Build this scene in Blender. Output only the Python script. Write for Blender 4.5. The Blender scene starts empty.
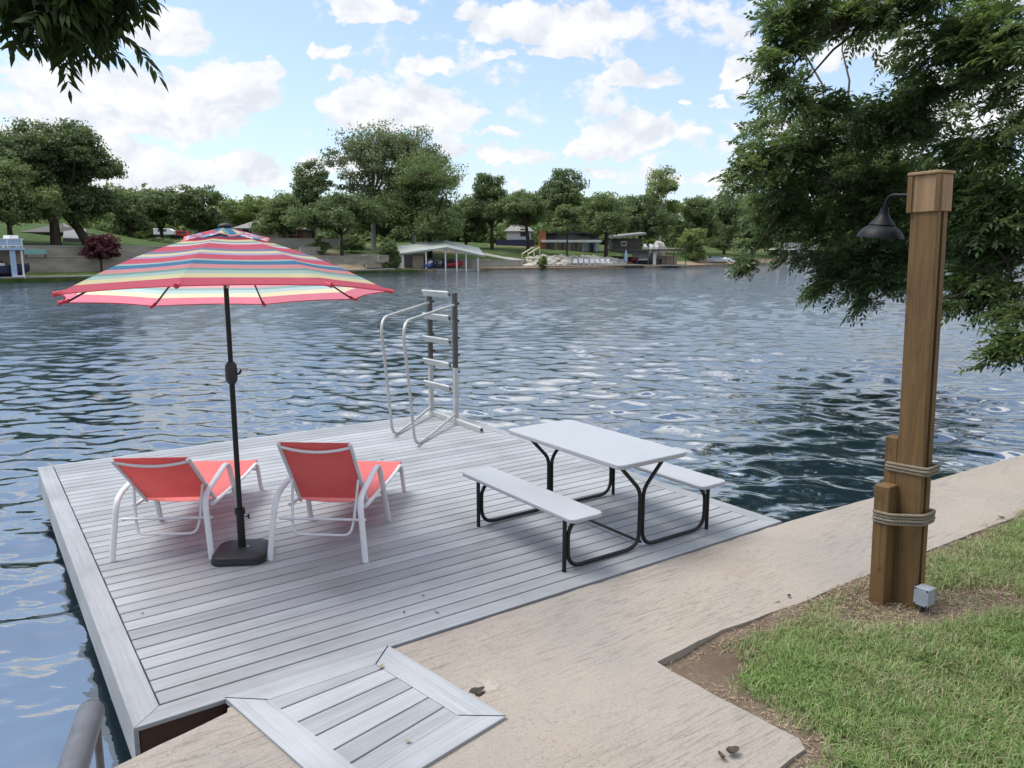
import bpy, bmesh, math, random
import numpy as np
from mathutils import Vector, Matrix, Euler
PI = math.pi
R = math.radians
random.seed(7)
scn = bpy.context.scene
COL = scn.collection

# ------------------------------------------------------------------ camera
F, HOR, H = 775.0, 251.0, 2.4
PITCH = math.atan((384 - HOR) / F)
CP, SP = math.cos(PITCH), math.sin(PITCH)
cam_d = bpy.data.cameras.new('camera')
cam = bpy.data.objects.new('camera', cam_d)
COL.objects.link(cam)
cam.location = (0, 0, H)
cam.rotation_euler = (PI / 2 - PITCH, 0, 0)
cam_d.sensor_width = 36.0
cam_d.lens = F / 1024 * 36
cam_d.clip_start = 0.05
cam_d.clip_end = 6000
scn.camera = cam

def ray(x, y):
    r = (x - 512) / F
    u = (384 - y) / F
    return (r, CP + u * SP, -SP + u * CP)

def at(x, y, Y):
    d = ray(x, y)
    t = Y / d[1]
    return Vector((d[0] * t, Y, H + d[2] * t))

# deck frame: s along the boards, t out over the water
A0 = Vector((-1.93, 3.60, 0))
TH = R(35.2)
CT, ST = math.cos(TH), math.sin(TH)
def W(s, t, z=0.0):
    return Vector((A0.x + s * CT - t * ST, A0.y + s * ST + t * CT, z))
WATER = -0.45

# ------------------------------------------------------------------ objects
def tag(o, label=None, cat=None, group=None, kind=None):
    if label: o['label'] = label
    if cat: o['category'] = cat
    if group: o['group'] = group
    if kind: o['kind'] = kind
    return o

def thing(name, label, cat, loc=(0, 0, 0), rz=0.0, group=None):
    o = bpy.data.objects.new(name, None)
    o.empty_display_size = 0.2
    COL.objects.link(o)
    o.location = loc
    o.rotation_euler = (0, 0, rz)
    return tag(o, label, cat, group)

def copy_tree(o, parent=None):
    c = o.copy()
    COL.objects.link(c)
    c.parent = parent
    for ch in list(o.children):
        copy_tree(ch, c)
    return c

class MB:
    def __init__(self):
        self.v, self.f = [], []
    def add(self, vs, fs):
        n = len(self.v)
        self.v += [tuple(p) for p in vs]
        self.f += [tuple(i + n for i in q) for q in fs]
        return self
    def box(self, x0, x1, y0, y1, z0, z1, M=None):
        vs = [Vector(p) for p in ((x0, y0, z0), (x1, y0, z0), (x1, y1, z0), (x0, y1, z0),
                                  (x0, y0, z1), (x1, y0, z1), (x1, y1, z1), (x0, y1, z1))]
        if M is not None: vs = [M @ p for p in vs]
        return self.add(vs, [(3, 2, 1, 0), (4, 5, 6, 7), (0, 1, 5, 4), (1, 2, 6, 5), (2, 3, 7, 6), (3, 0, 4, 7)])
    def bar(self, p, q, w, h, up=(0, 0, 1)):
        p, q = Vector(p), Vector(q)
        d = (q - p)
        L = d.length
        d.normalize()
        x = d.cross(Vector(up))
        if x.length < 1e-4: x = d.cross(Vector((1, 0, 0)))
        x.normalize()
        y = x.cross(d)
        M = Matrix((( x.x, d.x, y.x, p.x), (x.y, d.y, y.y, p.y), (x.z, d.z, y.z, p.z), (0, 0, 0, 1)))
        return self.box(-w / 2, w / 2, 0, L, -h / 2, h / 2, M)
    def prism(self, poly, z0, z1):
        n = len(poly)
        vs = [(p[0], p[1], z0) for p in poly] + [(p[0], p[1], z1) for p in poly]
        fs = [tuple(range(n - 1, -1, -1)), tuple(range(n, 2 * n))]
        fs += [(i, (i + 1) % n, n + (i + 1) % n, n + i) for i in range(n)]
        return self.add(vs, fs)
    def tube(self, pts, r, n=10, closed=False, caps=True, flat=1.0):
        pts = [Vector(p) for p in pts]
        m = len(pts)
        rs = r if isinstance(r, (list, tuple)) else [r] * m
        rings = []
        x = None
        for i in range(m):
            a = pts[i - 1] if (i > 0 or closed) else pts[i]
            b = pts[(i + 1) % m] if (i < m - 1 or closed) else pts[i]
            d = (b - a)
            if d.length < 1e-9: d = Vector((0, 0, 1))
            d.normalize()
            if x is None:
                ref = Vector((0, 0, 1)) if abs(d.z) < 0.9 else Vector((1, 0, 0))
                x = d.cross(ref)
            else:
                x = x - d * x.dot(d)
            x.normalize()
            y = d.cross(x)
            rings.append([pts[i] + (x * math.cos(2 * PI * k / n) + y * math.sin(2 * PI * k / n) * flat) * rs[i] for k in range(n)])
        vs = [p for q in rings for p in q]
        fs = []
        for i in range(m if closed else m - 1):
            j = (i + 1) % m
            for k in range(n):
                l = (k + 1) % n
                fs.append((i * n + k, i * n + l, j * n + l, j * n + k))
        if caps and not closed:
            fs.append(tuple(range(n - 1, -1, -1)))
            fs.append(tuple(range((m - 1) * n, m * n)))
        return self.add(vs, fs)
    def lathe(self, prof, n=24, c=(0, 0, 0), M=None):
        vs, fs = [], []
        for (r, z) in prof:
            for k in range(n):
                p = Vector((c[0] + r * math.cos(2 * PI * k / n), c[1] + r * math.sin(2 * PI * k / n), c[2] + z))
                vs.append(M @ p if M is not None else p)
        for i in range(len(prof) - 1):
            for k in range(n):
                l = (k + 1) % n
                fs.append((i * n + k, i * n + l, (i + 1) * n + l, (i + 1) * n + k))
        return self.add(vs, fs)
    def blob(self, c, r, seed=0, amp=0.18, sub=2):
        bm = bmesh.new()
        bmesh.ops.create_icosphere(bm, subdivisions=sub, radius=1)
        rg = random.Random(seed)
        ph = [rg.uniform(0, 6) for _ in range(6)]
        vs = []
        for v in bm.verts:
            p = v.co
            k = 1 + amp * (math.sin(3 * p.x + ph[0]) + math.sin(3.3 * p.y + ph[1]) + math.sin(2.7 * p.z + ph[2]) + .6 * math.sin(6 * p.x + 5 * p.y + ph[3])) / 2
            vs.append((c[0] + p.x * r[0] * k, c[1] + p.y * r[1] * k, c[2] + p.z * r[2] * k))
        bm.verts.index_update()
        fs = [tuple(v.index for v in f.verts) for f in bm.faces]
        bm.free()
        return self.add(vs, fs)
    def build(self, name, mat, parent=None, smooth=True, bevel=0.0, seg=2, angle=38):
        me = bpy.data.meshes.new(name)
        me.from_pydata(self.v, [], self.f)
        me.validate()
        if smooth:
            me.polygons.foreach_set('use_smooth', [True] * len(me.polygons))
            me.set_sharp_from_angle(angle=R(angle))
        me.update()
        me.materials.append(mat)
        o = bpy.data.objects.new(name, me)
        COL.objects.link(o)
        o.parent = parent
        if bevel:
            b = o.modifiers.new('bevel', 'BEVEL')
            b.width = bevel
            b.segments = seg
            b.limit_method = 'ANGLE'
            b.angle_limit = R(40)
        return o

def fillet(pts, r, n=6):
    """round the inner corners of a polyline"""
    pts = [Vector(p) for p in pts]
    out = [pts[0]]
    for i in range(1, len(pts) - 1):
        p, a, b = pts[i], pts[i - 1], pts[i + 1]
        rr = r[i - 1] if isinstance(r, (list, tuple)) else r
        u, v = (a - p), (b - p)
        k = min(rr, u.length * .49, v.length * .49)
        p0, p1 = p + u.normalized() * k, p + v.normalized() * k
        for j in range(n + 1):
            q = j / n
            out.append(p0 * (1 - q) ** 2 + p * 2 * q * (1 - q) + p1 * q * q)
    out.append(pts[-1])
    return out

# ------------------------------------------------------------------ materials
def newmat(name):
    m = bpy.data.materials.new(name)
    m.use_nodes = True
    nt = m.node_tree
    for n in list(nt.nodes): nt.nodes.remove(n)
    out = nt.nodes.new('ShaderNodeOutputMaterial')
    return m, nt, out

def N(nt, t, ins=None, **props):
    n = nt.nodes.new(t)
    for k, v in props.items(): setattr(n, k, v)
    if ins:
        for k, v in ins.items():
            if isinstance(v, bpy.types.NodeSocket): nt.links.new(v, n.inputs[k])
            else: n.inputs[k].default_value = v
    return n

def c4(c): return (c[0], c[1], c[2], 1.0)

def mathn(nt, op, a, b=None, c=None, clamp=False):
    n = nt.nodes.new('ShaderNodeMath')
    n.operation = op
    n.use_clamp = clamp
    for i, v in enumerate((a, b, c)):
        if v is None: continue
        if isinstance(v, bpy.types.NodeSocket): nt.links.new(v, n.inputs[i])
        else: n.inputs[i].default_value = v
    return n.outputs[0]

def ramp(nt, fac, stops, interp='LINEAR'):
    n = nt.nodes.new('ShaderNodeValToRGB')
    cr = n.color_ramp
    cr.interpolation = interp
    while len(cr.elements) < len(stops): cr.elements.new(0.5)
    for e, (p, c) in zip(cr.elements, stops):
        e.position = p
        e.color = c4(c)
    nt.links.new(fac, n.inputs[0])
    return n.outputs[0]

def mixc(nt, fac, a, b, mode='MIX'):
    n = nt.nodes.new('ShaderNodeMix')
    n.data_type = 'RGBA'
    n.blend_type = mode
    for k, v in ((0, fac), (6, a), (7, b)):
        if isinstance(v, bpy.types.NodeSocket): nt.links.new(v, n.inputs[k])
        else: n.inputs[k].default_value = v if k == 0 else c4(v)
    return n.outputs[2]

def coords(nt, scale=(1, 1, 1), src='Object', rot=(0, 0, 0)):
    tc = nt.nodes.new('ShaderNodeTexCoord')
    mp = nt.nodes.new('ShaderNodeMapping')
    mp.inputs['Scale'].default_value = scale
    mp.inputs['Rotation'].default_value = rot
    nt.links.new(tc.outputs[src], mp.inputs['Vector'])
    return mp.outputs[0]

def noise(nt, vec, scale, detail=4, rough=.55, dist=0.0):
    n = N(nt, 'ShaderNodeTexNoise', {'Vector': vec, 'Scale': scale, 'Detail': detail, 'Roughness': rough, 'Distortion': dist})
    return n.outputs[0]

def pmat(name, col, rough=.5, metal=0.0, var=.12, vscale=6.0, stretch=(1, 1, 1), bump=0.0, bscale=60.0, spec=.5, bdist=.002):
    m, nt, out = newmat(name)
    b = N(nt, 'ShaderNodeBsdfPrincipled', {'Roughness': rough, 'Metallic': metal, 'Specular IOR Level': spec})
    vec = coords(nt, stretch)
    nz = noise(nt, vec, vscale, 5, .6)
    lo = tuple(x * (1 - var) for x in col)
    hi = tuple(min(1, x * (1 + var)) for x in col)
    nt.links.new(ramp(nt, nz, [(.3, lo), (.7, hi)]), b.inputs['Base Color'])
    rr = mathn(nt, 'MULTIPLY_ADD', nz, .25, rough - .12)
    nt.links.new(rr, b.inputs['Roughness'])
    if bump:
        bn = N(nt, 'ShaderNodeBump', {'Height': noise(nt, vec, bscale, 3), 'Strength': bump, 'Distance': bdist})
        nt.links.new(bn.outputs[0], b.inputs['Normal'])
    nt.links.new(b.outputs[0], out.inputs[0])
    return m

M = {}
M['white_metal'] = pmat('white_metal', (.60, .60, .615), .38, 0, .05, 9)
M['grey_alu'] = pmat('grey_aluminium', (.46, .46, .445), .42, .35, .12, 14, bump=.1)
M['dark_alu'] = pmat('weathered_aluminium', (.075, .070, .066), .5, .3, .2, 14)
M['galv'] = pmat('galvanised_pipe', (.15, .15, .165), .45, .55, .14, 22, bump=.08)
M['black_metal'] = pmat('black_metal', (.007, .007, .008), .4, 0, .2, 20, spec=.35)
M['black_plastic'] = pmat('black_plastic', (.015, .0155, .019), .55, 0, .15, 10, bump=.15, bscale=180)
M['resin'] = pmat('table_resin', (.33, .345, .37), .42, 0, .04, 3, bump=.25, bscale=160, bdist=.0006)
M['box_grey'] = pmat('box_grey', (.25, .275, .305), .45, 0, .06, 20)
M['shade_black'] = pmat('lamp_black', (.0035, .0035, .006), .5, .0, .2, 15, spec=.2)
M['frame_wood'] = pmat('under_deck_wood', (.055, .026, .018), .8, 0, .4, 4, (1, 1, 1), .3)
M['dark_gap'] = pmat('dark_gap', (.02, .016, .013), .9)
M['rust'] = pmat('rusty_bolt', (.05, .035, .028), .7, .3, .3)
M['stone'] = pmat('pale_limestone', (.46, .43, .37), .9, 0, .28, .6, bump=.6, bscale=3, bdist=.1)
M['far_conc'] = pmat('far_concrete', (.27, .245, .21), .9, 0, .3, .5, (1, 1, 2.5))
M['far_conc_pale'] = pmat('far_concrete_pale', (.31, .30, .275), .9, 0, .15, .5)
M['roof_grey'] = pmat('roof_grey', (.20, .19, .18), .8, 0, .15, 1)
M['roof_green'] = pmat('roof_pale_green', (.30, .335, .31), .6, 0, .12, .5)
M['wall_white'] = pmat('far_white', (.72, .72, .71), .7, 0, .08, .5)
M['wall_tan'] = pmat('far_tan', (.36, .30, .23), .8, 0, .14, .8)
M['wall_brick'] = pmat('far_brick', (.15, .075, .05), .85, 0, .25, 2)
M['wall_orange'] = pmat('far_orange_wood', (.33, .13, .045), .7, 0, .2, 1.2)
M['navy'] = pmat('far_navy', (.02, .025, .07), .5)
M['glass_dark'] = pmat('far_dark_glass', (.02, .024, .03), .12, 0, .2, .7)
M['blue_pale'] = pmat('far_pale_blue', (.33, .44, .58), .6)
M['teal_paint'] = pmat('far_teal', (.17, .32, .29), .7)
M['red'] = pmat('far_red', (.5, .04, .05), .45)
M['blue'] = pmat('far_blue', (.04, .09, .30), .4)
M['dark_roof'] = pmat('far_dark_brown', (.05, .042, .038), .7)
M['asphalt'] = pmat('drive_grey', (.17, .17, .175), .9, 0, .12, .6)
M['tyre'] = pmat('tyre_black', (.02, .02, .02), .8)
M['yellow_rail'] = pmat('far_yellow_rail', (.52, .50, .32), .6)
M['dock_wood'] = pmat('far_dock_wood', (.33, .29, .24), .8, 0, .2, 1)
# ---- composite decking: streaky grey grain along local x, tone per board
def deck_mat(name, base):
    m, nt, out = newmat(name)
    at_ = N(nt, 'ShaderNodeAttribute', attribute_name='tone')
    tc = nt.nodes.new('ShaderNodeTexCoord')
    off = N(nt, 'ShaderNodeCombineXYZ', {0: mathn(nt, 'MULTIPLY', at_.outputs['Fac'], 37.0), 1: 0.0, 2: mathn(nt, 'MULTIPLY', at_.outputs['Fac'], 11.0)})
    ad = N(nt, 'ShaderNodeVectorMath', {0: tc.outputs['UV'], 1: off.outputs[0]}, operation='ADD')
    mp = N(nt, 'ShaderNodeMapping', {'Vector': ad.outputs[0], 'Scale': (1.6, 75, 20)})
    g1 = noise(nt, mp.outputs[0], 1.0, 5, .65, .4)
    mp2 = N(nt, 'ShaderNodeMapping', {'Vector': ad.outputs[0], 'Scale': (.7, 22, 20)})
    g2 = noise(nt, mp2.outputs[0], 1.0, 3, .6, .6)
    big = noise(nt, coords(nt), .9, 4, .6)
    f = mathn(nt, 'ADD', mathn(nt, 'MULTIPLY', g1, .5), mathn(nt, 'MULTIPLY', g2, .5))
    lo = tuple(x * .78 for x in base); hi = tuple(min(1, x * 1.14) for x in base)
    c = ramp(nt, f, [(.33, lo), (.5, base), (.66, hi)])
    tone = ramp(nt, at_.outputs['Fac'], [(0, (.80, .80, .81)), (1, (1.08, 1.08, 1.08))])
    c = mixc(nt, 1.0, c, tone, 'MULTIPLY')
    dirt = ramp(nt, big, [(.34, (.78, .775, .75)), (.5, (.95, .95, .94)), (.64, (1.05, 1.05, 1.05))])
    c = mixc(nt, 1.0, c, dirt, 'MULTIPLY')
    b = N(nt, 'ShaderNodeBsdfPrincipled', {'Base Color': c, 'Roughness': mathn(nt, 'MULTIPLY_ADD', big, .3, .38), 'Specular IOR Level': .45})
    bn = N(nt, 'ShaderNodeBump', {'Height': g1, 'Strength': .35, 'Distance': .002})
    nt.links.new(bn.outputs[0], b.inputs['Normal'])
    nt.links.new(b.outputs[0], out.inputs[0])
    return m
M['deck'] = deck_mat('composite_decking', (.305, .318, .336))

def concrete_mat():
    m, nt, out = newmat('weathered_concrete')
    v = coords(nt)
    big = noise(nt, v, .55, 5, .6, .3)
    mid = noise(nt, v, 3.2, 6, .65, .5)
    fine = noise(nt, v, 60, 4, .7)
    streak = noise(nt, coords(nt, (4.2, 48, 1)), 1.0, 6, .72, .6)
    base = ramp(nt, big, [(.3, (.300, .248, .202)), (.5, (.312, .272, .231)), (.7, (.248, .228, .206))])
    c = mixc(nt, mathn(nt, 'MULTIPLY', ramp(nt, mid, [(.42, (1, 1, 1)), (.62, (0, 0, 0))]), .4), base, (.26, .235, .205))
    # dark brushed streaks, stronger along some bands
    band = noise(nt, coords(nt, (.30, 1.0, 1)), 1.5, 4, .55)
    sf = mathn(nt, 'MULTIPLY', ramp(nt, streak, [(.50, (0, 0, 0)), (.64, (1, 1, 1))]), ramp(nt, band, [(.42, (.08, .08, .08)), (.58, (1, 1, 1))]))
    c = mixc(nt, mathn(nt, 'MULTIPLY', sf, .6), c, (.085, .076, .068))
    c = mixc(nt, mathn(nt, 'MULTIPLY', ramp(nt, fine, [(.36, (1, 1, 1)), (.5, (0, 0, 0))]), .5), c, (.19, .165, .14))
    vor = N(nt, 'ShaderNodeTexVoronoi', {'Vector': v, 'Scale': 95.0})
    c = mixc(nt, mathn(nt, 'MULTIPLY', ramp(nt, vor.outputs['Distance'], [(.12, (1, 1, 1)), (.3, (0, 0, 0))]), .22), c, (.62, .55, .48))
    pit = noise(nt, v, 24, 5, .75)
    pm = noise(nt, v, .8, 3, .5)
    c = mixc(nt, mathn(nt, 'MULTIPLY', ramp(nt, pit, [(.36, (1, 1, 1)), (.45, (0, 0, 0))]), ramp(nt, pm, [(.45, (.03, .03, .03)), (.62, (.5, .5, .5))])), c, (.13, .112, .094))
    b = N(nt, 'ShaderNodeBsdfPrincipled', {'Base Color': c, 'Roughness': .88, 'Specular IOR Level': .3})
    hh = mathn(nt, 'ADD', mathn(nt, 'MULTIPLY', fine, .5), mathn(nt, 'MULTIPLY', streak, .6))
    bn = N(nt, 'ShaderNodeBump', {'Height': hh, 'Strength': .55, 'Distance': .004})
    nt.links.new(bn.outputs[0], b.inputs['Normal'])
    nt.links.new(b.outputs[0], out.inputs[0])
    return m
M['concrete'] = concrete_mat()

def dirt_mat():
    m, nt, out = newmat('dry_soil')
    v = coords(nt)
    a = noise(nt, v, 2.0, 6, .65)
    f = noise(nt, v, 45, 5, .7)
    c = ramp(nt, a, [(.3, (.085, .060, .043)), (.5, (.140, .105, .078)), (.7, (.19, .150, .113))])
    c = mixc(nt, mathn(nt, 'MULTIPLY', ramp(nt, f, [(.4, (1, 1, 1)), (.55, (0, 0, 0))]), .6), c, (.09, .065, .048))
    b = N(nt, 'ShaderNodeBsdfPrincipled', {'Base Color': c, 'Roughness': .95, 'Specular IOR Level': .15})
    bn = N(nt, 'ShaderNodeBump', {'Height': f, 'Strength': .8, 'Distance': .012})
    nt.links.new(bn.outputs[0], b.inputs['Normal'])
    nt.links.new(b.outputs[0], out.inputs[0])
    return m
M['dirt'] = dirt_mat()

def terrain_mat():
    m, nt, out = newmat('bank_turf')
    v = coords(nt)
    a = noise(nt, v, .05, 6, .6)
    f = noise(nt, v, .9, 5, .7)
    g = ramp(nt, f, [(.3, (.028, .048, .014)), (.5, (.048, .080, .022)), (.7, (.078, .112, .036))])
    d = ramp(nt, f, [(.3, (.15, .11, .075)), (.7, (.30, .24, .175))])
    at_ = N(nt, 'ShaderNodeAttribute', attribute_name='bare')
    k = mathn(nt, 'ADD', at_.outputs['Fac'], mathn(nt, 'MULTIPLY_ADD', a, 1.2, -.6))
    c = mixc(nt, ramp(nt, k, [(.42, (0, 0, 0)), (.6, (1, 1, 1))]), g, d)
    b = N(nt, 'ShaderNodeBsdfPrincipled', {'Base Color': c, 'Roughness': .95, 'Specular IOR Level': .1})
    bn = N(nt, 'ShaderNodeBump', {'Height': f, 'Strength': .8, 'Distance': .2})
    nt.links.new(bn.outputs[0], b.inputs['Normal'])
    nt.links.new(b.outputs[0], out.inputs[0])
    return m
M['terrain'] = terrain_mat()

def leaf_mat(name, dark, mid, light, trans=.32, rough=.5, spec=.35):
    m, nt, out = newmat(name)
    at_ = N(nt, 'ShaderNodeAttribute', attribute_name='tint')
    c = ramp(nt, at_.outputs['Fac'], [(0, dark), (.5, mid), (1, light)])
    b = N(nt, 'ShaderNodeBsdfPrincipled', {'Base Color': c, 'Roughness': rough, 'Specular IOR Level': spec})
    hs = N(nt, 'ShaderNodeHueSaturation', {'Hue': .49, 'Saturation': 1.15, 'Value': 1.25, 'Color': c})
    t = N(nt, 'ShaderNodeBsdfTranslucent', {'Color': hs.outputs[0]})
    mx = N(nt, 'ShaderNodeMixShader', {0: trans, 1: b.outputs[0], 2: t.outputs[0]})
    nt.links.new(mx.outputs[0], out.inputs[0])
    return m
M['leaf_pecan'] = leaf_mat('pecan_leaf', (.044, .078, .026), (.100, .152, .052), (.185, .245, .098), .45)
M['leaf_oak'] = leaf_mat('oak_leaf', (.050, .082, .032), (.105, .152, .060), (.18, .235, .098), .42)
M['leaf_mid'] = leaf_mat('mid_leaf', (.068, .106, .040), (.135, .190, .070), (.22, .28, .12), .42)
M['leaf_light'] = leaf_mat('light_leaf', (.09, .135, .042), (.16, .22, .068), (.245, .305, .115), .42)
M['leaf_cotton'] = leaf_mat('cottonwood_leaf', (.080, .108, .054), (.150, .186, .090), (.235, .268, .150), .42)
M['leaf_near'] = leaf_mat('near_leaf', (.018, .032, .010), (.040, .066, .020), (.085, .120, .038), .35, .55, .12)
M['leaf_red'] = leaf_mat('red_leaf', (.035, .010, .014), (.085, .020, .030), (.15, .04, .05))
M['leaf_dead'] = leaf_mat('dead_leaf', (.05, .038, .028), (.16, .115, .07), (.32, .26, .17), .1)
M['grass'] = leaf_mat('grass_blade', (.38, .33, .20), (.110, .185, .048), (.25, .36, .115), .26, .55)
M['straw'] = leaf_mat('straw', (.12, .085, .055), (.30, .23, .15), (.46, .38, .27), .1, .8, .1)
M['bark'] = pmat('dark_bark', (.055, .044, .035), .95, 0, .35, 5, (1, 1, .25), .8, 12, .1, .03)
M['bark_pale'] = pmat('pale_bark', (.34, .32, .28), .9, 0, .3, 2, (1, 1, .4), .5, 8, .1, .03)

def wood_mat(name, base, zs=1.0):
    m, nt, out = newmat(name)
    v = coords(nt, (22, 22, 1.1))
    g = noise(nt, v, 1.0, 6, .6, 1.2)
    k = noise(nt, coords(nt, (5, 5, 2.2)), 1.0, 3, .5, 2.5)
    big = noise(nt, coords(nt, (1, 1, .6)), 2.0, 3)
    lo = tuple(x * .62 for x in base); hi = tuple(min(1, x * 1.3) for x in base)
    c = ramp(nt, g, [(.3, lo), (.52, base), (.72, hi)])
    c = mixc(nt, mathn(nt, 'MULTIPLY', ramp(nt, k, [(.60, (0, 0, 0)), (.72, (1, 1, 1))]), .55), c, tuple(x * .45 for x in base))
    c = mixc(nt, 1.0, c, ramp(nt, big, [(.3, (.82, .80, .78)), (.7, (1.08, 1.08, 1.08))]), 'MULTIPLY')
    b = N(nt, 'ShaderNodeBsdfPrincipled', {'Base Color': c, 'Roughness': .62, 'Specular IOR Level': .3})
    bn = N(nt, 'ShaderNodeBump', {'Height': g, 'Strength': .35, 'Distance': .003})
    nt.links.new(bn.outputs[0], b.inputs['Normal'])
    nt.links.new(b.outputs[0], out.inputs[0])
    return m
M['cedar'] = wood_mat('stained_cedar', (.146, .085, .034))
M['cedar_pale'] = wood_mat('pale_cedar', (.27, .172, .090))

def sling_mat():
    m, nt, out = newmat('coral_sling')
    v = coords(nt, (1, 1, 1))
    wv = N(nt, 'ShaderNodeTexVoronoi', {'Vector': v, 'Scale': 260.0})
    n2 = noise(nt, v, 5, 3)
    c = ramp(nt, n2, [(.3, (.70, .115, .105)), (.7, (.79, .16, .145))])
    c = mixc(nt, mathn(nt, 'MULTIPLY', wv.outputs['Distance'], .35), c, (.80, .32, .29))
    b = N(nt, 'ShaderNodeBsdfPrincipled', {'Base Color': c, 'Roughness': .62, 'Sheen Weight': .25, 'Specular IOR Level': .4})
    t = N(nt, 'ShaderNodeBsdfTranslucent', {'Color': (.86, .17, .15, 1)})
    tr = N(nt, 'ShaderNodeBsdfTransparent', {'Color': (1, .8, .8, 1)})
    mx = N(nt, 'ShaderNodeMixShader', {0: .38, 1: b.outputs[0], 2: t.outputs[0]})
    m2 = N(nt, 'ShaderNodeMixShader', {0: .05, 1: mx.outputs[0], 2: tr.outputs[0]})
    nt.links.new(m2.outputs[0], out.inputs[0])
    return m
M['sling'] = sling_mat()

def canopy_mat(name, stops, attr='stripe'):
    m, nt, out = newmat(name)
    at_ = N(nt, 'ShaderNodeAttribute', attribute_name=attr)
    c = ramp(nt, at_.outputs['Fac'], stops, 'CONSTANT')
    wv = noise(nt, coords(nt), 9, 4)
    c = mixc(nt, 1.0, c, ramp(nt, wv, [(.3, (.93, .93, .93)), (.7, (1, 1, 1))]), 'MULTIPLY')
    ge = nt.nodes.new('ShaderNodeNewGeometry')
    c = mixc(nt, mathn(nt, 'MULTIPLY', ge.outputs['Backfacing'], .16), c, (.74, .70, .80))   # reverse tinted paler, painting in sunlight that washes through the cloth
    b = N(nt, 'ShaderNodeBsdfPrincipled', {'Base Color': c, 'Roughness': .8, 'Specular IOR Level': .2})
    t = N(nt, 'ShaderNodeBsdfTranslucent', {'Color': c})
    mx = N(nt, 'ShaderNodeMixShader', {0: .62, 1: b.outputs[0], 2: t.outputs[0]})
    nt.links.new(mx.outputs[0], out.inputs[0])
    return m
coral, yel, grn, pgrn, wht = (.70, .145, .205), (.82, .76, .46), (.22, .43, .39), (.46, .64, .60), (.72, .70, .74)
blu, slate, lav, salm = (.09, .25, .42), (.24, .29, .45), (.46, .49, .72), (.76, .34, .35)
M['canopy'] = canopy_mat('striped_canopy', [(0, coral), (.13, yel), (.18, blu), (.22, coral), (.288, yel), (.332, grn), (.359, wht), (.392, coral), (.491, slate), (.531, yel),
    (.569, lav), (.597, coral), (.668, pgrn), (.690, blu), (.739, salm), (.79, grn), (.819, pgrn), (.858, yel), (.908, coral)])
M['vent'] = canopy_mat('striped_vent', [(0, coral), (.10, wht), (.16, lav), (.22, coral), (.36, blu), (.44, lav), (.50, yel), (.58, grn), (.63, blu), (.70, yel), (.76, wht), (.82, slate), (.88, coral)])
M['hem'] = pmat('canopy_hem', (.50, .05, .08), .8)

def rope_mat():
    m, nt, out = newmat('manila_rope')
    at_ = N(nt, 'ShaderNodeAttribute', attribute_name='UVMap')
    v = coords(nt)
    f = noise(nt, v, 160, 3)
    c = ramp(nt, f, [(.3, (.11, .09, .065)), (.7, (.29, .245, .185))])
    b = N(nt, 'ShaderNodeBsdfPrincipled', {'Base Color': c, 'Roughness': .95, 'Specular IOR Level': .1})
    nt.links.new(b.outputs[0], out.inputs[0])
    return m
M['rope'] = rope_mat()

def water_mat():
    m, nt, out = newmat('lake_water')
    tc = nt.nodes.new('ShaderNodeTexCoord')
    v1 = N(nt, 'ShaderNodeMapping', {'Vector': tc.outputs['Object'], 'Rotation': (0, 0, R(12)), 'Scale': (1.0, 1.9, 1)}).outputs[0]
    v2 = N(nt, 'ShaderNodeMapping', {'Vector': tc.outputs['Object'], 'Rotation': (0, 0, R(-14)), 'Scale': (.8, 1.5, 1)}).outputs[0]
    n1 = noise(nt, v1, 5.0, 3, .5, .2)
    n2 = noise(nt, v2, 1.3, 3, .5, .3)
    n3 = noise(nt, v2, .32, 3, .5)
    gust = noise(nt, coords(nt, (.6, 1, 1)), .05, 3, .6)
    h = mathn(nt, 'ADD', mathn(nt, 'MULTIPLY', n1, .042), mathn(nt, 'MULTIPLY', n2, .075))
    cd = nt.nodes.new('ShaderNodeVectorMath'); cd.operation = 'LENGTH'
    nt.links.new(tc.outputs['Object'], cd.inputs[0])
    far = N(nt, 'ShaderNodeMapRange', {'Value': cd.outputs['Value'], 'From Min': 18.0, 'From Max': 60.0, 'To Min': 0.0, 'To Max': 1.0}).outputs[0]
    h = mathn(nt, 'ADD', h, mathn(nt, 'MULTIPLY', mathn(nt, 'MULTIPLY', n3, far), .05))
    st = mathn(nt, 'MULTIPLY_ADD', mathn(nt, 'MULTIPLY', gust, mathn(nt, 'MULTIPLY_ADD', far, .8, .2)), .8, mathn(nt, 'MULTIPLY_ADD', far, .75, .0))
    bn = N(nt, 'ShaderNodeBump', {'Height': h, 'Strength': st, 'Distance': 1.0})
    b = N(nt, 'ShaderNodeBsdfPrincipled', {'Base Color': (.012, .024, .034, 1), 'Roughness': .03, 'Specular IOR Level': .9, 'IOR': 3.0, 'Normal': bn.outputs[0]})
    nt.links.new(b.outputs[0], out.inputs[0])
    return m
M['water'] = water_mat()
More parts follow.
